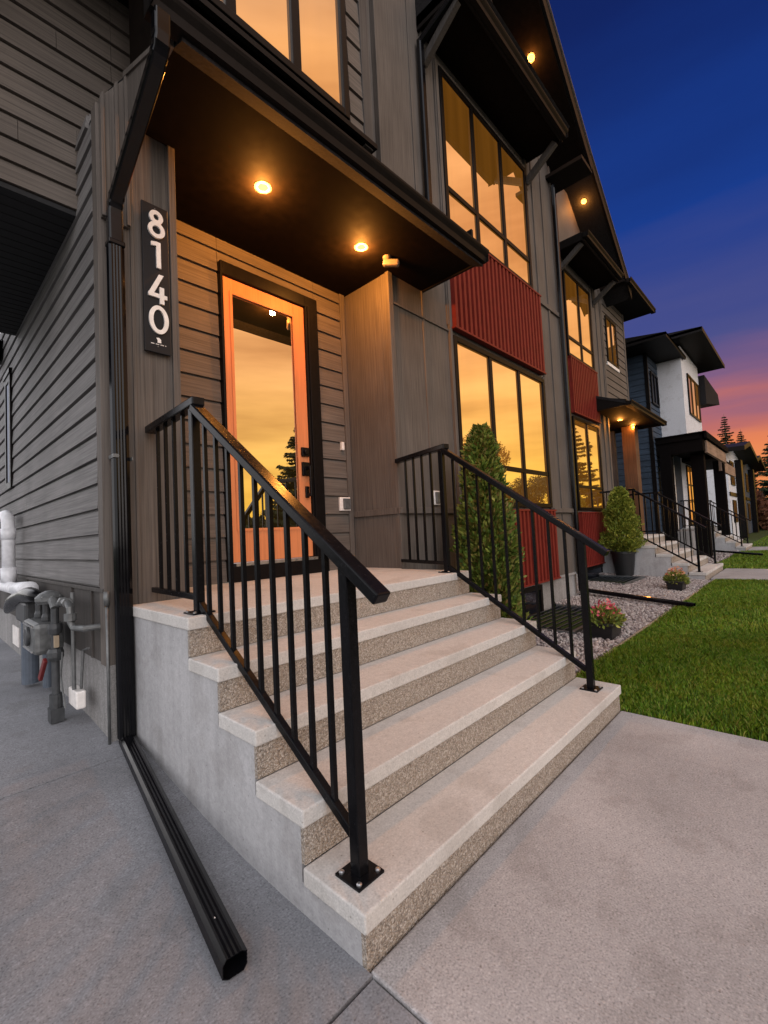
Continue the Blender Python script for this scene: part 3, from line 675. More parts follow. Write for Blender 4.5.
MB().lathe((.19, SY, 2.43), [(.004, .002), (.004, -.002)], 10, 'y').lathe((.19, SY, 3.305), [(.004, .002), (.004, -.002)], 10, 'y').build('screws', M['steel'], e)

# ================================================================== DOWNSPOUTS
def corr(mb, p, q, w=.082, d=.062, up=(0, 0, 1), n=4):
    """corrugated rectangular pipe from p to q, open at the far end"""
    p = Vector(p); q = Vector(q); dd = (q - p).normalized(); r = dd.cross(Vector(up))
    if r.length < 1e-3: r = Vector((1, 0, 0))
    r.normalize(); u = r.cross(dd).normalized()
    prof = []
    def side(a0, b0, a1, b1, nx, nz):
        for i in range(n * 2):
            t = (i + .2) / (n * 2); off = .0014 if i % 2 else 0
            prof.append((a0 + (a1 - a0) * t - nx * off, b0 + (b1 - b0) * t - nz * off))
    hw, hd = w / 2, d / 2; c = .010
    side(-hw + c, -hd, hw - c, -hd, 0, -1); side(hw, -hd + c, hw, hd - c, 1, 0); side(hw - c, hd, -hw + c, hd, 0, 1); side(-hw, hd - c, -hw, -hd + c, -1, 0)
    m = len(prof); v = [x + r * a * k + u * b * k for k in (1, .93) for x in (p, q) for a, b in prof]; f = []
    for i in range(m):
        j = (i + 1) % m
        f += [(i, j, m + j, m + i), (2 * m + i, 3 * m + i, 3 * m + j, 2 * m + j), (m + i, m + j, 3 * m + j, 3 * m + i)]
    mb.add(v, f)
e = empty('downspout', (-.04, 1.86, .1), 'long black downspout at the house corner with its extension lying on the concrete', 'downspout', 'black rain downspouts')
def sweep(mb, pts, w=.078, d=.058):
    """rounded rectangular pipe swept along pts with soft elbows (lies close to a y-z plane)"""
    P = [Vector(p) for p in pts]; path = [P[0]]
    for a, b, c in zip(P, P[1:], P[2:]):
        e1 = min(.07, (b - a).length * .4); e2 = min(.07, (c - b).length * .4); s0 = b + (a - b).normalized() * e1; s1 = b + (c - b).normalized() * e2
        for k in range(7):
            t = k / 6; path.append(s0.lerp(b, t).lerp(b.lerp(s1, t), t))
    path.append(P[-1]); prof = []; rr = .012
    for cx_, cy_, a0 in ((w / 2 - rr, d / 2 - rr, 0), (-w / 2 + rr, d / 2 - rr, 90), (-w / 2 + rr, -d / 2 + rr, 180), (w / 2 - rr, -d / 2 + rr, 270)):
        for k in range(4): a = R(a0 + k * 30); prof.append((cx_ + rr * math.cos(a), cy_ + rr * math.sin(a)))
    for t in (.62, .38): prof.insert(8, (-w / 2 + .002, 0)) if 0 else None
    n = len(prof); v = []; f = []
    for q in range(len(path)):
        dd = (path[min(q + 1, len(path) - 1)] - path[max(q - 1, 0)]).normalized(); r_ = Vector((1, 0, 0)); r_ = (r_ - dd * r_.dot(dd)).normalized(); u_ = r_.cross(dd)
        sc = .93 if 1 <= q % 7 <= 6 and q % 2 == 0 and 0 < q < len(path) - 1 else 1     # crimped elbows
        v += [path[q] + r_ * a * sc + u_ * b * sc for a, b in prof]
    for q in range(len(path) - 1):
        for k in range(n): f.append((q * n + k, q * n + (k + 1) % n, (q + 1) * n + (k + 1) % n, (q + 1) * n + k))
    mb.add(v, f)
g = MB(); sweep(g, [(-.03, 1.145, 3.775), (-.032, 1.147, 3.60), (-.048, 1.83, 3.19), (-.045, 1.835, 2.95)]); g.build('offset_pipe', M['downsp'], e)
g = MB(); corr(g, (-.045, 1.835, 2.96), (-.038, 1.835, .17), up=(0, 1, 0)); g.build('pipe', M['downsp'], e)
g = MB(); g.box(-.089, -.001, 1.798, 1.872, 2.94, 2.97); g.build('sleeve', M['downsp'], e, bevel=.006)
g = MB()
g.box(-.088, -.082, 1.795, 1.88, 1.71, 1.73).box(.006, .012, 1.795, 1.88, 1.70, 1.72).box(-.082, -.06, 1.794, 1.802, 1.71, 1.73)
g.build('strap', M['steel'], e)
g = MB(); corr(g, (-.035, 1.86, .16), (-.245, .275, .036), .072, .062, up=(0, 0, 1)); ext = g.build('extension', M['downsp'], e)
MB().box(-.236, -.220, .42, .444, .0755, .0775).build('sticker', M['white'], ext)
e2 = empty('downspout', (6.72, 1.84, .1), 'black downspout extension lying across the gravel onto the lawn', 'downspout', 'black rain downspouts')
g = MB(); corr(g, (6.70, 1.835, 7.0), (6.70, 1.835, .14), up=(0, 1, 0)); g.build('pipe', M['downsp'], e2)
g = MB(); corr(g, (6.72, 1.85, .15), (6.44, .25, .045), up=(0, 0, 1)); g.build('extension', M['downsp'], e2)
e3 = empty('downspout', (3.07, 1.84, 3.9), 'dark downspout on the upper wall between bay and tall upper window', 'downspout', 'black rain downspouts')
g = MB(); corr(g, (3.08, 1.845, 6.7), (3.08, 1.845, 4.0), up=(0, 1, 0)); g.build('pipe', M['downsp'], e3)
g = MB(); corr(g, (3.08, 1.845, 6.68), (3.14, 1.30, 6.95), up=(0, 0, 1)); g.build('offset_pipe', M['downsp'], e3)
e4 = empty('downspout', (18.2, 1.6, .1), 'distant black downspout extension lying on the far concrete path', 'downspout', 'black rain downspouts')
g = MB(); corr(g, (16.75, 1.7, 3.4), (16.75, 1.7, .2), up=(0, 1, 0)); g.build('pipe', M['downsp'], e4)
g = MB(); corr(g, (16.75, 1.72, .2), (16.63, .15, .05), up=(0, 0, 1)); g.build('extension', M['downsp'], e4)

# ================================================================== LIGHTS, CAMERA, SWITCH, OUTLETS
recessed(.92, 1.775, ZS, 'glowing recessed light in the dark entry canopy, the one nearer the downspout', power=56)
recessed(1.93, 1.79, ZS, 'glowing recessed light in the entry canopy beside the small security camera', power=56)
an = math.atan(sl)
recessed(5.64, 1.64, zr(5.64) - .055, 'glowing recessed light high under the near gable eave', (0, an, 0), 14)
recessed(9.51, 2.23, zr2(9.51) - .01, 'glowing recessed light under the lower second gable eave', (0, math.atan(.835), 0), 14)
recessed(11.53, 2.37, ZS, 'glowing light under the second canopy, the one nearer the red panel', power=28)
recessed(12.49, 2.32, ZS, 'glowing light under the second canopy, the one nearer its far end', power=28)
e = empty('security_camera', (2.2, 1.74, ZS), 'small pale bullet security camera under the canopy edge', 'camera')
MB().lathe((2.21, 1.735, ZS), [(.04, 0), (.04, -.016), (.02, -.03)], 20).build('mount', M['lamp_trim'], e)
MB().tube([(2.21, 1.735, ZS - .025), (2.215, 1.72, ZS - .05)], .012, 10).build('arm', M['lamp_trim'], e)
MB().bar((2.18, 1.76, ZS - .06), (2.26, 1.63, ZS - .085), .058, .058).build('body', M['lamp_trim'], e, bevel=.016)
e = tag(MB().box(2.225, 2.262, YE - .045, YE - .012, 2.10, 2.185).build('doorbell', M['white'], bevel=.006), 'small white doorbell button on the entry siding above the outlet', 'doorbell')
def outlet(x0, x1, z0, z1, y, label):
    e = empty('outlet_cover', ((x0 + x1) / 2, y, z0), label, 'outlet', 'weatherproof outlets')
    MB().box(x0, x1, y - .03, y, z0, z1).build('base', M['white'], e, bevel=.005)
    MB().box(x0 + .035, x1 - .015, y - .055, y - .029, z0 + .015, z1 - .015).build('flap', M['steel'], e, bevel=.006)
outlet(2.17, 2.31, 1.47, 1.61, YE - .014, 'weatherproof outlet box on the siding right of the orange door')
outlet(2.90, 3.02, 1.49, 1.64, YF - .002, 'weatherproof outlet behind the railing on the grey wall')
e = empty('wall_lamp', (-.1, 5.65, 3.6), 'black wall lamp at the far end of the side wall under the overhang', 'lamp')
MB().box(-.13, -.1, 5.5, 5.72, 3.38, 3.6).build('back_plate', M['black'], e); MB().box(-.28, -.13, 5.52, 5.70, 3.36, 3.62).build('lamp_shade', M['black'], e, bevel=.02)

# ================================================================== GAS METER, VENT
e = empty('gas_meter', (-.25, 2.6, .2), 'grey gas meter with pipes, tag and red lever against the side wall', 'gas meter')
pts = []
g = MB(); g.tube([(-.25, 2.40, .20), (-.25, 2.40, .86)], .021).lathe((-.25, 2.40, .30), [(.034, -.05), (.034, .05)], 12).lathe((-.25, 2.40, .58), [(.036, -.03), (.044, -.01), (.044, .02), (.036, .04)], 12).lathe((-.25, 2.40, .74), [(.036, -.03), (.04, 0), (.036, .03)], 12)
g.box(-.285, -.215, 2.36, 2.44, .19, .27); g.build('riser_pipe', M['steel_d'], e, smooth=False)
g = MB(); g.tube([(-.25, 2.40, .86), (-.25, 2.44, .90), (-.25, 2.62, .90), (-.25, 2.80, .885)], [.022, .025, .022, .022]).lathe((-.25, 2.55, .90), [(.06, -.02), (.075, 0), (.075, .02), (.05, .045), (.02, .06)], 20)
g.build('regulator', M['steel'], e, smooth=False)
g = MB(); g.tube([(-.23, 2.40, .88), (-.23, 2.30, .905), (-.23, 2.18, .905), (-.23, 2.13, .88), (-.23, 2.12, .80), (-.22, 2.10, .77), (-.19, 2.00, .77), (-.10, 1.99, .77)], .018, 12)
g.lathe((-.23, 2.12, .83), [(.032, -.02), (.032, .02)], 12)
for (yy, zz) in ((2.30, .905), (2.20, .905)): g.lathe((-.23, yy, zz), [(.027, -.018), (.027, .018)], 6, 'y')
g.build('outlet_pipe', M['steel'], e)
g = MB()
for k in range(8):
    a = k * math.pi / 4; g.lathe((-.25 + .062 * math.cos(a), 2.55 + .062 * math.sin(a), .90), [(.007, .018), (.007, .030)], 6)
g.build('bolts', M['screw'], e)
g = MB(); g.box(-.336, -.329, 2.60, 2.90, .735, .745).box(-.336, -.329, 2.60, 2.90, .58, .588).box(-.335, -.329, 2.80, 2.88, .62, .69); g.build('index_plate', M['screw'], e)
g = MB(); g.lathe((-.25, 2.63, .78), [(.024, -.03), (.03, -.01), (.03, .01), (.022, .03), (.022, .12)], 12); g.build('union', M['steel_d'], e)
g = MB(); g.lathe((-.25, 2.86, .78), [(.024, -.03), (.03, -.01), (.03, .01), (.022, .03), (.022, .12)], 12); g.build('union', M['steel_d'], e)
MB().box(-.262, -.238, 2.36, 2.385, .63, .70).build('warning_tag', M['edge'], e)
g = MB(); g.box(-.33, -.17, 2.56, 2.95, .56, .76); g.build('meter_body', M['steel'], e, bevel=.03)
g = MB(); g.lathe((-.332, 2.72, .67), [(.06, 0), (.06, -.012), (.05, -.018)], 24, 'x'); g.build('dial', M['steel_d'], e)
MB().box(-.342, -.337, 3.02, 3.26, .56, .69).build('tag', M['white'], e)
MB().bar((-.29, 2.46, .55), (-.30, 2.56, .42), .02, .035).build('lever', M['redp'], e, bevel=.004)
g = MB(); g.box(-.28, -.16, 3.2, 3.6, .68, .84); g.build('regulator', M['steel_d'], e, bevel=.02)
g = MB(); g.tube([(-.22, 3.40, .22), (-.22, 3.40, .70)], .055, 16); g.tube([(-.16, 3.15, .22), (-.16, 3.15, .70)], .028, 12); g.build('conduit', M['bluep'], e)
g = MB(); g.tube([(-.20, 2.20, .40), (-.20, 2.21, .96)], .011, 8); g.tube([(-.17, 2.18, .40), (-.16, 2.17, .62), (-.15, 2.10, .64)], .008, 8); g.tube([(-.225, 2.30, .28), (-.23, 2.37, .45), (-.225, 2.35, .60)], .005, 6); g.build('cable', M['steel'], e)
e = tag(MB().box(-.20, -.15, 2.16, 2.34, .29, .39).build('junction_box', M['white'], bevel=.008), 'small white junction box low on the foundation beside the gas pipe', 'junction box')
e = empty('vent_pipe', (-.22, 3.9, .9), 'white plastic vent pipe with elbow and black hood above the gas meter', 'pipe')
g = MB(); g.tube([(-.22, 4.78, 1.56), (-.22, 4.52, 1.56), (-.22, 4.43, 1.52), (-.22, 4.40, 1.43), (-.22, 4.40, .98)], .05, 18); g.lathe((-.22, 4.40, 1.38), [(.057, -.05), (.057, .05)], 20); g.lathe((-.22, 4.40, 1.01), [(.06, -.07), (.06, .06)], 20)
g.tube([(-.22, 5.6, .885), (-.22, 3.9, .90)], .05, 18); g.build('pipe', M['pvc'], e, smooth=True)
g = MB(); g.tube([(-.22, 3.92, .90), (-.22, 3.40, .925)], .058, 18); g.build('coupling', M['pvc'], e, smooth=True)
g = MB()
pt = []; 
for i in range(9):
    t = i / 8; pt.append((-.27, 4.05 - t * 1.30, .72 + .19 * t + .06 * math.sin(t * 3.1)))
g.tube(pt, [.03, .05, .06, .055, .045, .05, .055, .045, .02], 14); g.build('hood', M['black'], e, smooth=True)
tag(MB().box(-.03, .0, 1.94, 1.985, .62, .70).build('conduit_fitting', M['white'], bevel=.005), 'small white fitting atop the grey conduit behind the downspout', 'fitting')
tag(MB().tube([(-.108, 1.886, .10), (-.110, 1.886, .90)], .008, 10).lathe((-.110, 1.886, .93), [(.014, -.04), (.016, 0), (.014, .04)], 12).build('conduit', M['steel'], smooth=True), 'thin pale conduit running up the house corner behind the downspout', 'conduit')

# ================================================================== WINDOW WELLS
def well(x0, x1, y0, y1, z, label):
    e = empty('window_well', ((x0 + x1) / 2, (y0 + y1) / 2, z), label, 'window well', 'window wells in the gravel')
    g = MB(); t = .02
    for k in range(5):
        zz = z - .44 + k * .09
        g.box(x0, x0 + t + .01 * (k % 2), y0, y1, zz, zz + .09).box(x1 - t - .01 * (k % 2), x1, y0, y1, zz, zz + .09).box(x0, x1, y0, y0 + t + .01 * (k % 2), zz, zz + .09)
    g.box(x0, x1, y0, y1, z - .9, z - .85); g.build('liner', M['well'], e)
    g = MB(); g.box(x0 - .03, x1 + .03, y0 - .035, y0 - .002, z - .1, z + .03).box(x0 - .035, x0 - .002, y0, y1, z - .1, z + .028).box(x1 + .002, x1 + .035, y0, y1, z - .1, z + .028); g.build('rim', M['steel'], e)
    g = MB(); n = 9
    for k in range(n):
        y = y0 + .05 + (y1 - y0 - .08) * k / (n - 1); g.prism([(y - .022, z + .012), (y + .016, z - .022), (y + .022, z - .018), (y - .016, z + .016)], 'x', x0 + .02, x1 - .02)
    for x in (x0 + .3, x1 - .3): g.box(x - .012, x + .012, y0 + .02, y1, z - .05, z - .026)
    g.build('grille', M['well'], e)
well(4.15, 5.75, 1.02, 1.86, .02, 'dark slatted window well nearest the foreground steps')
well(8.2, 9.5, 1.62, 2.46, .06, 'dark slatted window well in front of the potted shrub')

# ================================================================== PLANTS
def fan_leaves(n, pos_fn, size, up=.7, spread=.6, w=.45):
    """n little rhombus leaves; pos_fn(n) -> positions (n,3), outward normals (n,3)"""
    P, N = pos_fn(n)
    d = N * spread + np.array([0, 0, up]) + RNG.normal(0, .35, (n, 3)); d /= np.linalg.norm(d, axis=1)[:, None]
    s = np.cross(d, RNG.normal(0, 1, (n, 3))); s /= np.linalg.norm(s, axis=1)[:, None] + 1e-6
    L = size * RNG.uniform(.5, 1.5, n)[:, None]
    V = np.stack([P, P + d * L * .5 + s * L * w * .5, P + d * L, P + d * L * .5 - s * L * w * .5], 1).reshape(-1, 3)
    F = np.arange(n * 4).reshape(-1, 4)
    return V, F
def cone_pos(c, h, r, base=.0, power=.8, clumps=70):
    cl_a = RNG.uniform(0, 2 * np.pi, clumps); cl_t = RNG.uniform(0, 1, clumps); cl_r = RNG.uniform(.66, 1.30, clumps)
    def fn(n):
        k = RNG.integers(0, clumps, n)
        t = np.clip(cl_t[k] + RNG.normal(0, .045, n), 0, .995); a = cl_a[k] + RNG.normal(0, .28, n)
        prof = np.where(t < .12, .72 + t / .12 * .28, ((1 - t) / .88) ** power)
        bump = (1 + .13 * np.sin(a * 5 + t * 19) + .10 * np.sin(a * 9 - t * 31)) * cl_r[k]
        rr = r * prof * bump * (1 - RNG.exponential(.14, n)).clip(.1, 1.1)
        P = np.stack([c[0] + rr * np.cos(a), c[1] + rr * np.sin(a), c[2] + base + t * h + RNG.normal(0, .012, n)], 1)
        N = np.stack([np.cos(a), np.sin(a), np.zeros(n)], 1)
        return P, N
    return fn
def shrub(loc, h, r, n, size, mat, label, pot=None, power=.8, cat='shrub'):
    e = empty('cedar_shrub' if not pot else 'potted_shrub', loc, label, cat)
    x, y, z = loc; b = 0
    if pot:
        ph, pr = pot; b = ph - .03
        MB().lathe(loc, [(pr * .72, 0), (pr * .95, ph * .9), (pr * 1.04, ph * .9), (pr * 1.04, ph), (pr * .92, ph), (pr * .9, ph - .04)], 28).build('pot', M['pot'], e)
        MB().lathe((x, y, z + ph - .05), [(pr * .9, 0), (pr * .5, .012)], 20).build('soil', M['bark'], e)
    MB().tube([(x, y, z), (x + .01, y, z + b + h * .5), (x, y, z + b + h * .9)], [.03, .02, .006], 8).build('trunk', M['bark'], e)
    V, F = fan_leaves(n, cone_pos((x, y, z), h, r, b + .02, power, 150), size)
    raw_mesh('foliage', V, F, mat, e)
    return e
shrub((3.12, 1.40, 0), 2.19, .275, 36000, .055, M['cedar'], 'tall dark green cedar growing between steps and lower window', None, .42)
shrub((9.68, 2.0, .075), 1.34, .31, 24000, .05, M['cedar_y'], 'bright yellow green cone shrub in a black pot by the second steps', (.52, .24), .42)
def flowers(x, y, z, w, label, pet):
    e = empty('flower_pot', (x, y, z), label, 'flower pot', 'flower pots on the gravel edge')
    g = MB(); a, b = w * .62, w * .42
    v = [(x - a * .8, y - b * .8, z), (x + a * .8, y - b * .8, z), (x + a * .8, y + b * .8, z), (x - a * .8, y + b * .8, z), (x - a, y - b, z + .17), (x + a, y - b, z + .17), (x + a, y + b, z + .17), (x - a, y + b, z + .17)]
    g.add(v, [(3, 2, 1, 0), (4, 5, 6, 7), (0, 1, 5, 4), (1, 2, 6, 5), (2, 3, 7, 6), (3, 0, 4, 7)]); g.box(x - a - .012, x + a + .012, y - b - .012, y + b + .012, z + .15, z + .178)
    g.build('pot', M['pot'], e, bevel=.01)
    def pf(zc, s, zr_):
        def fn(n):
            d = RNG.normal(0, 1, (n, 3)); d /= np.linalg.norm(d, axis=1)[:, None]; d[:, 2] = np.abs(d[:, 2])
            r = RNG.uniform(.45, 1, n) ** .6
            P = np.stack([x + d[:, 0] * r * a * s, y + d[:, 1] * r * b * s * 1.1, z + zc + d[:, 2] * r * zr_], 1)
            return P, d
        return fn
    V, F = fan_leaves(1000, pf(.15, 1.2, .16), .05, .3, .8, .4); raw_mesh('leaves', V, F, M['fl_leaf'], e)
    V, F = fan_leaves(170, pf(.22, 1.05, .18), .026, .2, .5, 1.0); raw_mesh('blossoms', V, F, pet, e)
flowers(4.26, .70, .0, .30, 'black pot of pink flowers at the lawn edge near the railing', M['petal'])
flowers(8.2, .78, .0, .30, 'black pot of orange red flowers before the second steps', M['petal_o'])

def spruce(x, y, h, r, label, seed, n_wh=46, dens=1.0):
    rg = np.random.default_rng(seed)
    e = empty('spruce_tree', (x, y, -.03), label, 'tree', 'spruce trees')
    MB().tube([(x, y, -.03), (x, y, h * .5), (x, y, h)], [h * .018, h * .011, .01], 8).build('trunk', M['bark'], e)
    Vs = []; Fs = []; k = 0
    for i in range(n_wh):
        t = .06 + .93 * i / n_wh; z = h * t
        L = r * (1 - t) ** .85 * (.9 + .2 * rg.random()) + .06
        nb = int(6 + 5 * (1 - t))
        for j in range(nb):
            a = rg.uniform(0, 2 * np.pi); l = L * rg.uniform(.65, 1.15)
            m = int((30 + l * 60) * dens); s = rg.uniform(0.05, 1, m)
            droop = -.28 * l * s + .22 * l * s * s * s
            px = x + np.cos(a) * l * s; py = y + np.sin(a) * l * s; pz = z + droop + rg.normal(0, .02, m)
            side = np.where(rg.random(m) < .5, 1, -1); sz = (.14 + .20 * l * (1 - s * .6)) * rg.uniform(.6, 1.3, m)
            dx = np.cos(a) * .55 - np.sin(a) * side * .8; dy = np.sin(a) * .55 + np.cos(a) * side * .8
            tip = np.stack([px + dx * sz, py + dy * sz, pz - sz * .6 + rg.normal(0, .02, m)], 1)
            b0 = np.stack([px - np.cos(a) * .08, py - np.sin(a) * .08, pz], 1); b1 = np.stack([px + np.cos(a) * .08, py + np.sin(a) * .08, pz - .05], 1)
            V = np.stack([b0, b1, tip], 1).reshape(-1, 3); Vs.append(V); Fs.append(np.arange(m * 3).reshape(-1, 3) + k); k += m * 3
    raw_mesh('crown', np.concatenate(Vs), np.concatenate(Fs), M['spruce'], e)
def leafy(x, y, h, r, mat, label, seed, n=9000, size=.22, group='leafy trees'):
    rg = np.random.default_rng(seed)
    e = empty('leafy_tree', (x, y, -.03), label, 'tree', group)
    g = MB(); g.tube([(x, y, -.03), (x + .1, y, h * .3), (x, y + .1, h * .7)], [.2, .14, .05], 8)
    cl = []
    for i in range(16):
        a = rg.uniform(0, 6.28); rr = r * rg.uniform(.3, .8); z = h * rg.uniform(.42, .9)
        c = np.array([x + rr * math.cos(a), y + rr * math.sin(a), z]); cl.append(c)
        g.tube([(x, y, h * .32), (x + .5 * (c[0] - x), y + .5 * (c[1] - y), h * .3 + .6 * (z - h * .3)), tuple(c)], [.08, .05, .02], 6)
    g.build('trunk', M['bark'], e)
    cl = np.array(cl)
    def fn(m):
        k = rg.integers(0, len(cl), m); d = rg.normal(0, 1, (m, 3)); d /= np.linalg.norm(d, axis=1)[:, None]
        rad = r * .42 * rg.uniform(.2, 1, m) ** .5
        return cl[k] + d * rad[:, None] * np.array([1, 1, .8]), d
    V, F = fan_leaves(n, fn, size, .1, .6, .6); raw_mesh('crown', V, F, mat, e)
# across the street (seen in the glass) and at the end of the row
spruce(19.9, -22.0, 10.2, 3.6, 'dark spruce across the street reflected in the orange door glass', 3)
spruce(34.0, -6.2, 9.5, 2.3, 'spruce on the far lawn reflected in the second townhouse windows', 5, 30)
spruce(52, .9, 9.2, 2.6, 'dark spruce at the far end of the lawns', 8)
spruce(72, 6.4, 14.6, 3.0, 'taller of two distant spruces standing above the far roofs', 9)
spruce(74, 5.0, 12.6, 2.6, 'shorter of two distant spruces above the far roofs', 10)
leafy(44, -23, 11.5, 3.6, M['autumn'], 'orange autumn tree across the street reflected in the lower window', 4)
leafy(60, -24, 8.5, 3.5, M['hedge'], 'dull green leafy tree across the street', 6)
def bushes(name, x0, x1, y, h, d, mat, label, n, size, seed, cat='hedge'):
    rg = np.random.default_rng(seed)
    e = empty(name, ((x0 + x1) / 2, y, -.03), label, cat)
    def fn(m):
        px = rg.uniform(x0, x1, m); hh = h * (.78 + .16 * np.sin(px * 1.3) + .10 * np.sin(px * 3.7 + 1)); a = rg.uniform(0, np.pi, m); q = rg.uniform(.7, 1, m)
        P = np.stack([px, y - np.cos(a) * d * q, hh * np.sin(a) ** .6 * q], 1); return P, np.stack([0 * px, -np.cos(a), np.sin(a)], 1)
    V, F = fan_leaves(n, fn, size, .3, .6, .6); raw_mesh('foliage', V, F, mat, e)
    g = MB()
    for i in range(int((x1 - x0) / .9)): g.tube([(x0 + .4 + i * .9, y, -.03), (x0 + .4 + i * .9, y, h * .5)], [.04, .02], 6)
    g.build('stems', M['bark'], e)
bushes('hedge', 2, 70, -23.5, 3.2, 1.2, M['hedge'], 'long uneven dark hedge across the street', 60000, .34, 2)
bushes('rust_shrub', 46, 54, 3.2, 3.6, 1.6, M['shrub_r'], 'rust coloured shrub mass at the far end of the row', 9000, .3, 12, 'shrub')

# ================================================================== GRASS AND GRAVEL
def blades(n, x0, x1, y0, y1, h, w):
    px = RNG.uniform(x0, x1, n); py = RNG.uniform(y0, y1, n)
    a = RNG.uniform(0, 2 * np.pi, n); hh = h * RNG.uniform(.55, 1.25, n) * (1 + .25 * np.sin(px * 2.1 + py * 3.3)); le = RNG.uniform(.15, .75, n) * hh
    P = np.stack([px, py, np.full(n, -.016)], 1); s = np.stack([np.cos(a + 1.57), np.sin(a + 1.57), 0 * a], 1) * w / 2
    d = np.stack([np.cos(a) * le, np.sin(a) * le, hh], 1); mid = np.stack([np.cos(a) * le * .3, np.sin(a) * le * .3, hh * .6], 1)
    V = np.stack([P - s, P + s, P + mid + s * .7, P + d, P + mid - s * .7], 1).reshape(-1, 3)
    return V, np.arange(n * 5).reshape(-1, 5)
def grass(parts, name='grass'):
    Vs = []; Fs = []; k = 0
    for p in parts:
        V, F = blades(*p); Vs.append(V); Fs.append(F + k); k += len(V)
    tag(raw_mesh(name, np.concatenate(Vs), np.concatenate(Fs), M['grass']), 'short green lawn grass in the front yards', 'grass', kind='stuff')
grass([(70000, 2.318, 5.0, -1.6, +.478, .043, .006), (45000, 5.0, 10.08, -1.6, .478, .043, .009), (24000, 2.318, 10.08, -4.5, -1.6, .055, .010),
       (16000, 12.32, 19.48, -2.0, .90, .055, .012), (14000, 21.62, 45, -3, 1.0, .06, .02)])
ico = np.array([(0, 0, 1), (.894, 0, .447), (.276, .851, .447), (-.724, .526, .447), (-.724, -.526, .447), (.276, -.851, .447), (.724, .526, -.447), (-.276, .851, -.447), (-.894, 0, -.447), (-.276, -.851, -.447), (.724, -.526, -.447), (0, 0, -1)])
icf = np.array([(0, 1, 2), (0, 2, 3), (0, 3, 4), (0, 4, 5), (0, 5, 1), (1, 6, 2), (2, 7, 3), (3, 8, 4), (4, 9, 5), (5, 10, 1), (2, 6, 7), (3, 7, 8), (4, 8, 9), (5, 9, 10), (1, 10, 6), (6, 11, 7), (7, 11, 8), (8, 11, 9), (9, 11, 10), (10, 11, 6)])
def stones(parts):
    Vs = []; Fs = []; k = 0
    for (n, x0, x1, y0, y1, zf, s) in parts:
        px = RNG.uniform(x0, x1, n); py = RNG.uniform(y0, y1, n)
        ok = ~((px > 4.10) & (px < 5.80) & (py > .97) & (py < 1.9)) & ~((px > 8.3) & (px < 9.6) & (py > 1.55) & (py < 2.5))
        px, py = px[ok], py[ok]; n = len(px)
        sc = s * RNG.uniform(.55, 1.3, (n, 1, 1)) * RNG.uniform(.7, 1.3, (n, 1, 3)) * np.array([1, 1, .7])
        q = RNG.normal(0, 1, (n, 3, 3)); q, _ = np.linalg.qr(q)
        V = (ico[None] * RNG.uniform(.8, 1.15, (n, 12, 1)) * sc) @ q
        V += np.stack([px, py, zf(py) + RNG.uniform(.0, .012, n)], 1)[:, None]
        Vs.append(V.reshape(-1, 3)); F = icf[None] + (np.arange(n) * 12)[:, None, None] + k; Fs.append(F.reshape(-1, 3)); k += n * 12
    tag(raw_mesh('gravel', np.concatenate(Vs), np.concatenate(Fs), M['stone']), 'pale grey gravel between lawn and townhouse walls', 'gravel', kind='stuff')
stones([(9000, 2.32, 6.74, .51, 1.9, lambda y: -.002 + (y - .5) / 1.45 * .054, .017), (9000, 6.74, 9.8, .51, 2.5, lambda y: -.002 + (y - .5) / 2.05 * .104, .019), (1600, 12.15, 19.2, .95, 2.6, lambda y: .01 + 0 * y, .03)])

# ================================================================== BLUE AND WHITE HOUSE
H3 = empty('house', (15.2, 2.5, 0), 'dark blue and white house with black porch beyond the second canopy', 'house', 'houses farther along the street')
g = MB(); siding_x(g, 15.2, 16.62, 2.5, .5, 6.5, .187, .5); g.build('front_wall', M['blue_sid'], H3)
g = MB(); siding_y(g, 2.56, 10, 15.2, .5, 6.5, .187, .5); g.build('side_wall', M['blue_sidy'], H3)
g = MB(); g.box(15.17, 15.26, 2.46, 2.56, .5, 6.5); g.build('corner_trim', M['blk_frame'], H3)
g = MB(); g.box(16.6, 19.75, 1.79, 5, 3.9, 6.9); g.build('upper_bay', M['stucco'], H3)
g = MB(); g.box(20.0, 24, 2.6, 6, .5, 3.9); g.box(19.76, 24, 2.6, 5, 3.9, 6.2); g.build('front_wall', M['stucco'], H3)
g = MB(); g.box(17.3, 18.7, 2.6, 6, .5, 3.9); g.build('entry_wall', M['stucco'], H3)
g = MB(); g.box(16.64, 17.3, 2.6, 6, .5, 3.9); g.box(18.7, 20.0, 2.6, 6, .5, 3.9); g.build('front_wall', M['blue_sid'], H3)
window(H3, 15.5, 16.4, 4.95, 6.0, 2.485, (15.95,), (), M['dark_glass'])
window(H3, 17.35, 19.4, 4.75, 6.15, 1.79, (18.0, 18.7), ())
w = window(H3, 16.0, 16.5, .95, 3.1, 2.48, (), (), M['dark_glass'])
window(H3, 20.9, 23.0, .95, 3.4, 2.6, (21.6, 22.3), (2.6,))
g = MB(); g.box(17.5, 18.5, 2.55, 2.6, .88, 3.2); g.build('door', M['white'], H3, bevel=.006)
g = MB(); g.box(14.16, 16.9, 1.72, 8, 6.5, 6.54).box(14.13, 16.9, 1.70, 1.74, 6.49, 6.62).box(14.13, 14.17, 1.74, 8, 6.49, 6.62).prism([(1.7, 6.62), (4, 6.95), (4, 6.6), (1.7, 6.55)], 'x', 14.13, 17); g.build('roof', M['fascia'], H3)
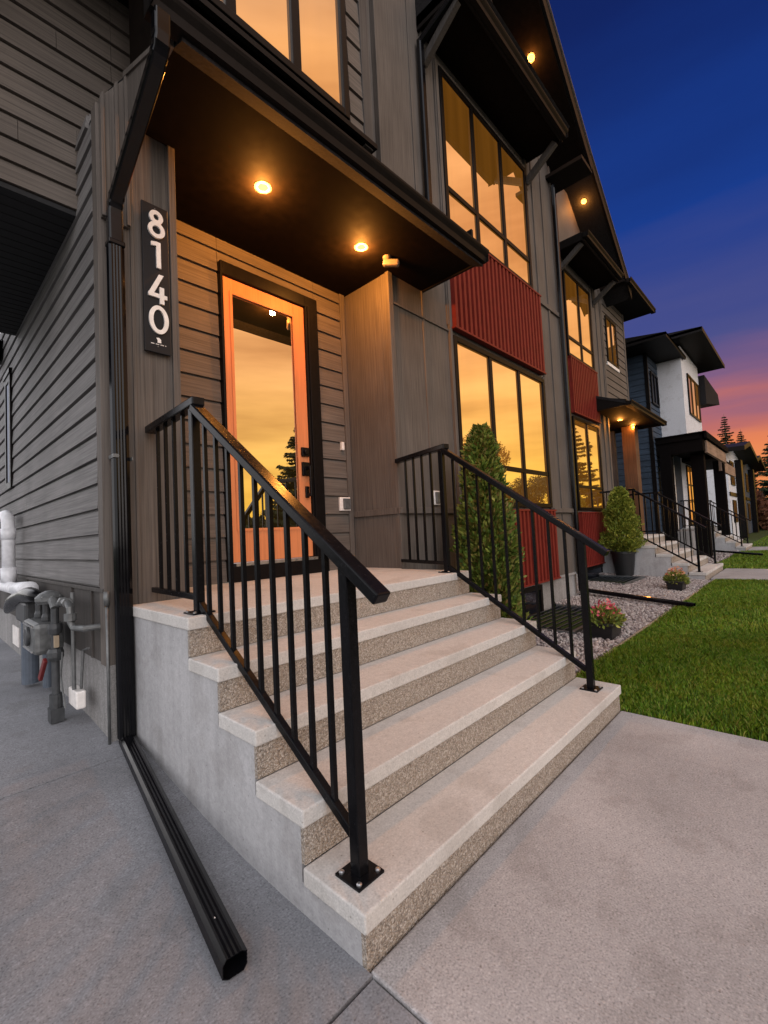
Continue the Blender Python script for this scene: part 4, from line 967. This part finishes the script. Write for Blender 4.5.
g = MB(); g.box(15.9, 20.8, 1.10, 8, 6.95, 7.0).box(15.87, 20.85, 1.06, 1.10, 6.94, 7.08).box(15.87, 15.9, 1.1, 8, 6.94, 7.08).prism([(1.06, 7.08), (4, 7.35), (4, 7.0), (1.1, 7.0)], 'x', 15.87, 20.85); g.build('roof', M['fascia'], H3)
g = MB(); g.prism([(19.8, 5.5), (23.5, 6.1), (23.2, 6.5), (19.8, 6.6)], 'y', 1.6, 5); g.build('roof', M['roof'], H3)
# porch
g = MB(); g.box(15.6, 16.2 + .02, 1.25, 2.6, 3.25, 3.75).box(15.55, 20.4, 1.30, 2.6, 3.62, 3.78).box(20.2, 25, 1.5, 2.6, 3.45, 3.6); g.build('porch_roof', M['porch'], H3)
g = MB(); g.box(16.0, 20.3, 1.2, 1.28, 3.22, 3.6); g.box(20.7, 25, 1.4, 1.5, 3.0, 3.42); g.build('porch_beam', M['timber'], H3, bevel=.01)
g = MB(); g.box(15.5, 20.5, 1.14, 2.5, 3.785, 3.82).box(15.55, 20.45, 1.13, 1.2, 3.62, 3.80); g.build('porch_fascia', M['porch'], H3)
for x in (16.35, 20.9, 15.75): MB().box(x - .17, x + .17, 1.34 if x > 16 else 2.1, 1.68 if x > 16 else 2.4, .0, 3.4).build('porch_post', M['porch'], H3)
MB().box(15.6, 24, 1.7, 2.6, .0, .84).build('porch_deck', M['found'], H3)
e = empty('wall_lantern', (17.1, 2.5, 2.7), 'small black wall lantern beside the white door of the blue house', 'lamp')
MB().box(17.0, 17.2, 2.42, 2.58, 2.95, 3.02).box(17.02, 17.18, 2.43, 2.57, 2.62, 2.66).box(17.02, 17.04, 2.43, 2.45, 2.66, 2.95).box(17.16, 17.18, 2.43, 2.45, 2.66, 2.95).build('cage', M['black'], e)
MB().box(17.06, 17.14, 2.46, 2.54, 2.67, 2.9).build('lamp_glass', M['lamp_trim'], e)
# ================================================================== FARTHER HOUSES
def far_house(x, y, w, hgt, label, wall):
    e = empty('house', (x, y, 0), label, 'house', 'houses farther along the street')
    MB().box(x, x + w, y, y + 8, 0, hgt).build('wall', wall, e)
    MB().box(x + w * .44, x + w * .56, y - .3, y, 0, hgt - .1).build('dark_bay', M['blk_frame'], e)
    MB().prism([(x - .5, hgt), (x + w * .38, hgt + .55), (x + w + .5, hgt), (x + w + .5, hgt + .22), (x + w * .38, hgt + .8), (x - .5, hgt + .22)], 'y', y - .8, y + 8.3).build('roof', M['fascia'], e)
    MB().prism([(x + .01, hgt - .01), (x + w - .01, hgt - .01), (x + w * .38, hgt + .54)], 'y', y + .02, y + .3).build('gable', wall, e)
    for (a, b, c, d) in ((.12, .34, 2.9, 4.2), (.68, .92, 2.6, 4.2), (.12, .32, .9, 2.1), (.68, .92, .8, 2.1)):
        window(e, x + w * a, x + w * b, c, min(d, hgt - .2), y, (x + w * (a + b) / 2,), (), fw=.09)
    MB().box(x - .02, x + w + .02, y - .05, y, 2.3, 2.5).build('belly_band', M['blk_frame'], e)
far_house(28.2, 2.0, 7.2, 4.5, 'white house with black trim, first beyond the blue house', M['stucco'])
far_house(38.5, 2.2, 7.0, 4.7, 'blue grey house farthest along the row', M['blue_sid'])

# ================================================================== CAMERA
cam = bpy.data.cameras.new('camera'); co = bpy.data.objects.new('camera', cam); COL.objects.link(co); S.camera = co
C = Vector((-.8805, -.9768, 1.2162)); yaw, pitch, roll = R(-46.73989), R(2.72864), R(-2.78507)
f = Vector((math.sin(-yaw) * math.cos(pitch), math.cos(yaw) * math.cos(pitch), math.sin(pitch)))
r = Vector((math.cos(yaw), math.sin(yaw), 0)); u = r.cross(f)
r2 = r * math.cos(roll) + u * math.sin(roll); u2 = -r * math.sin(roll) + u * math.cos(roll)
co.matrix_world = Matrix(((r2.x, u2.x, -f.x, C.x), (r2.y, u2.y, -f.y, C.y), (r2.z, u2.z, -f.z, C.z), (0, 0, 0, 1)))
cam.sensor_fit = 'VERTICAL'; cam.sensor_height = 36; cam.lens = 452.93 * 36 / 1024; cam.clip_end = 2000; cam.clip_start = .05

# ================================================================== LIGHT
W = bpy.data.worlds.new('World'); S.world = W; W.use_nodes = True
nt = W.node_tree; L = nt.links; nt.nodes.clear()
out = nd(nt, 'ShaderNodeOutputWorld'); bg = nd(nt, 'ShaderNodeBackground'); bg2 = nd(nt, 'ShaderNodeBackground'); add = nd(nt, 'ShaderNodeAddShader')
L.new(bg.outputs[0], add.inputs[0]); L.new(bg2.outputs[0], add.inputs[1]); L.new(add.outputs[0], out.inputs[0])
SUN_AZ, SUN_EL = 196., 24.        # degrees from +y clockwise
sky = nd(nt, 'ShaderNodeTexSky', sky_type='NISHITA'); sky.sun_disc = False; sky.sun_elevation = R(2); sky.sun_rotation = R(SUN_AZ); sky.dust_density = 2
L.new(sky.outputs[0], bg2.inputs[0]); bg2.inputs[1].default_value = .015
tc = nd(nt, 'ShaderNodeTexCoord'); sp = nd(nt, 'ShaderNodeSeparateXYZ'); L.new(tc.outputs['Generated'], sp.inputs[0])
def mth(op, a, b=None, c=None):
    n = nd(nt, 'ShaderNodeMath', operation=op)
    for i, v in enumerate((a, b, c)):
        if v is None: continue
        if isinstance(v, (int, float)): n.inputs[i].default_value = v
        else: L.new(v, n.inputs[i])
    return n.outputs[0]
nx = mth('MULTIPLY', sp.outputs[0], -1); ny = mth('MULTIPLY', sp.outputs[1], -1)
az = mth('MULTIPLY', mth('ADD', mth('ARCTAN2', nx, ny), math.pi), 180 / math.pi)     # 0..360, 0=+y, 90=+x, 180=-y
def smooth(a, b):
    n = nd(nt, 'ShaderNodeMapRange', interpolation_type='SMOOTHSTEP'); n.inputs[1].default_value = a; n.inputs[2].default_value = b
    L.new(az, n.inputs[0]); return n.outputs[0]
Z = sp.outputs[2]
cn = nd(nt, 'ShaderNodeTexNoise'); cn.inputs['Scale'].default_value = 2.2; cn.inputs['Detail'].default_value = 5
cm = nd(nt, 'ShaderNodeMapping'); cm.inputs['Scale'].default_value = (1, 1, 7); L.new(tc.outputs['Generated'], cm.inputs[0]); L.new(cm.outputs[0], cn.inputs['Vector'])
zj = mth('ADD', Z, mth('MULTIPLY', mth('SUBTRACT', cn.outputs['Fac'], .5), .16))
blue = ramp(nt, [(0, (.85, .33, .10)), (.12, (.80, .22, .085)), (.18, (.50, .14, .13)), (.235, (.21, .10, .21)), (.31, (.065, .07, .24)), (.50, (.004, .036, .25)), (.72, (.0015, .012, .115)), (.80, (.0012, .009, .09)), (1, (.5, .46, .54))])
L.new(zj, blue.inputs[0])
warm = ramp(nt, [(0, (.95, .46, .05)), (.06, (1.15, .66, .08)), (.2, (1.2, .66, .16)), (.35, (1.05, .50, .17)), (.55, (.92, .40, .15)), (.75, (.85, .40, .15)), (.9, (.6, .45, .4)), (1, (.5, .46, .54))]); L.new(Z, warm.inputs[0])
cool = ramp(nt, [(0, (1.55, 1.50, 1.50)), (.3, (1.55, 1.52, 1.60)), (.75, (1.52, 1.52, 1.66)), (1, (.5, .49, .54))]); L.new(Z, cool.inputs[0])
m1 = nd(nt, 'ShaderNodeMix', data_type='RGBA'); wm = nd(nt, 'ShaderNodeMix', data_type='RGBA', blend_type='MULTIPLY'); wm.inputs[0].default_value = 1
wc = ramp(nt, [(.32, (.72, .66, .62)), (.5, (1, 1, 1)), (.68, (1.22, 1.28, 1.35))]); L.new(cn.outputs['Fac'], wc.inputs[0])
L.new(warm.outputs[0], wm.inputs[6]); L.new(wc.outputs[0], wm.inputs[7])
L.new(smooth(93, 107), m1.inputs[0]); L.new(blue.outputs[0], m1.inputs[6]); L.new(wm.outputs[2], m1.inputs[7])
m2 = nd(nt, 'ShaderNodeMix', data_type='RGBA'); L.new(mth('ADD', smooth(156, 178), mth('SUBTRACT', 1.0, smooth(2, 48))), m2.inputs[0]); L.new(m1.outputs[2], m2.inputs[6]); L.new(cool.outputs[0], m2.inputs[7])
L.new(m2.outputs[2], bg.inputs[0]); bg.inputs[1].default_value = 1.0
sd = bpy.data.lights.new('sun', 'SUN'); so = bpy.data.objects.new('sun', sd); COL.objects.link(so)
sd.energy = .8; sd.angle = R(50); sd.color = (1, .90, .84)
d = Vector((math.sin(R(SUN_AZ)) * math.cos(R(SUN_EL)), math.cos(R(SUN_AZ)) * math.cos(R(SUN_EL)), math.sin(R(SUN_EL))))
so.rotation_euler = d.to_track_quat('Z', 'Y').to_euler()

vs = S.view_settings; vs.view_transform = 'Standard'; vs.look = 'None'; vs.exposure = 0; vs.gamma = 1; vs.use_curve_mapping = False
S.render.engine = 'CYCLES'
S.cycles.use_denoising = True; S.cycles.max_bounces = 6; S.cycles.diffuse_bounces = 3; S.cycles.glossy_bounces = 4
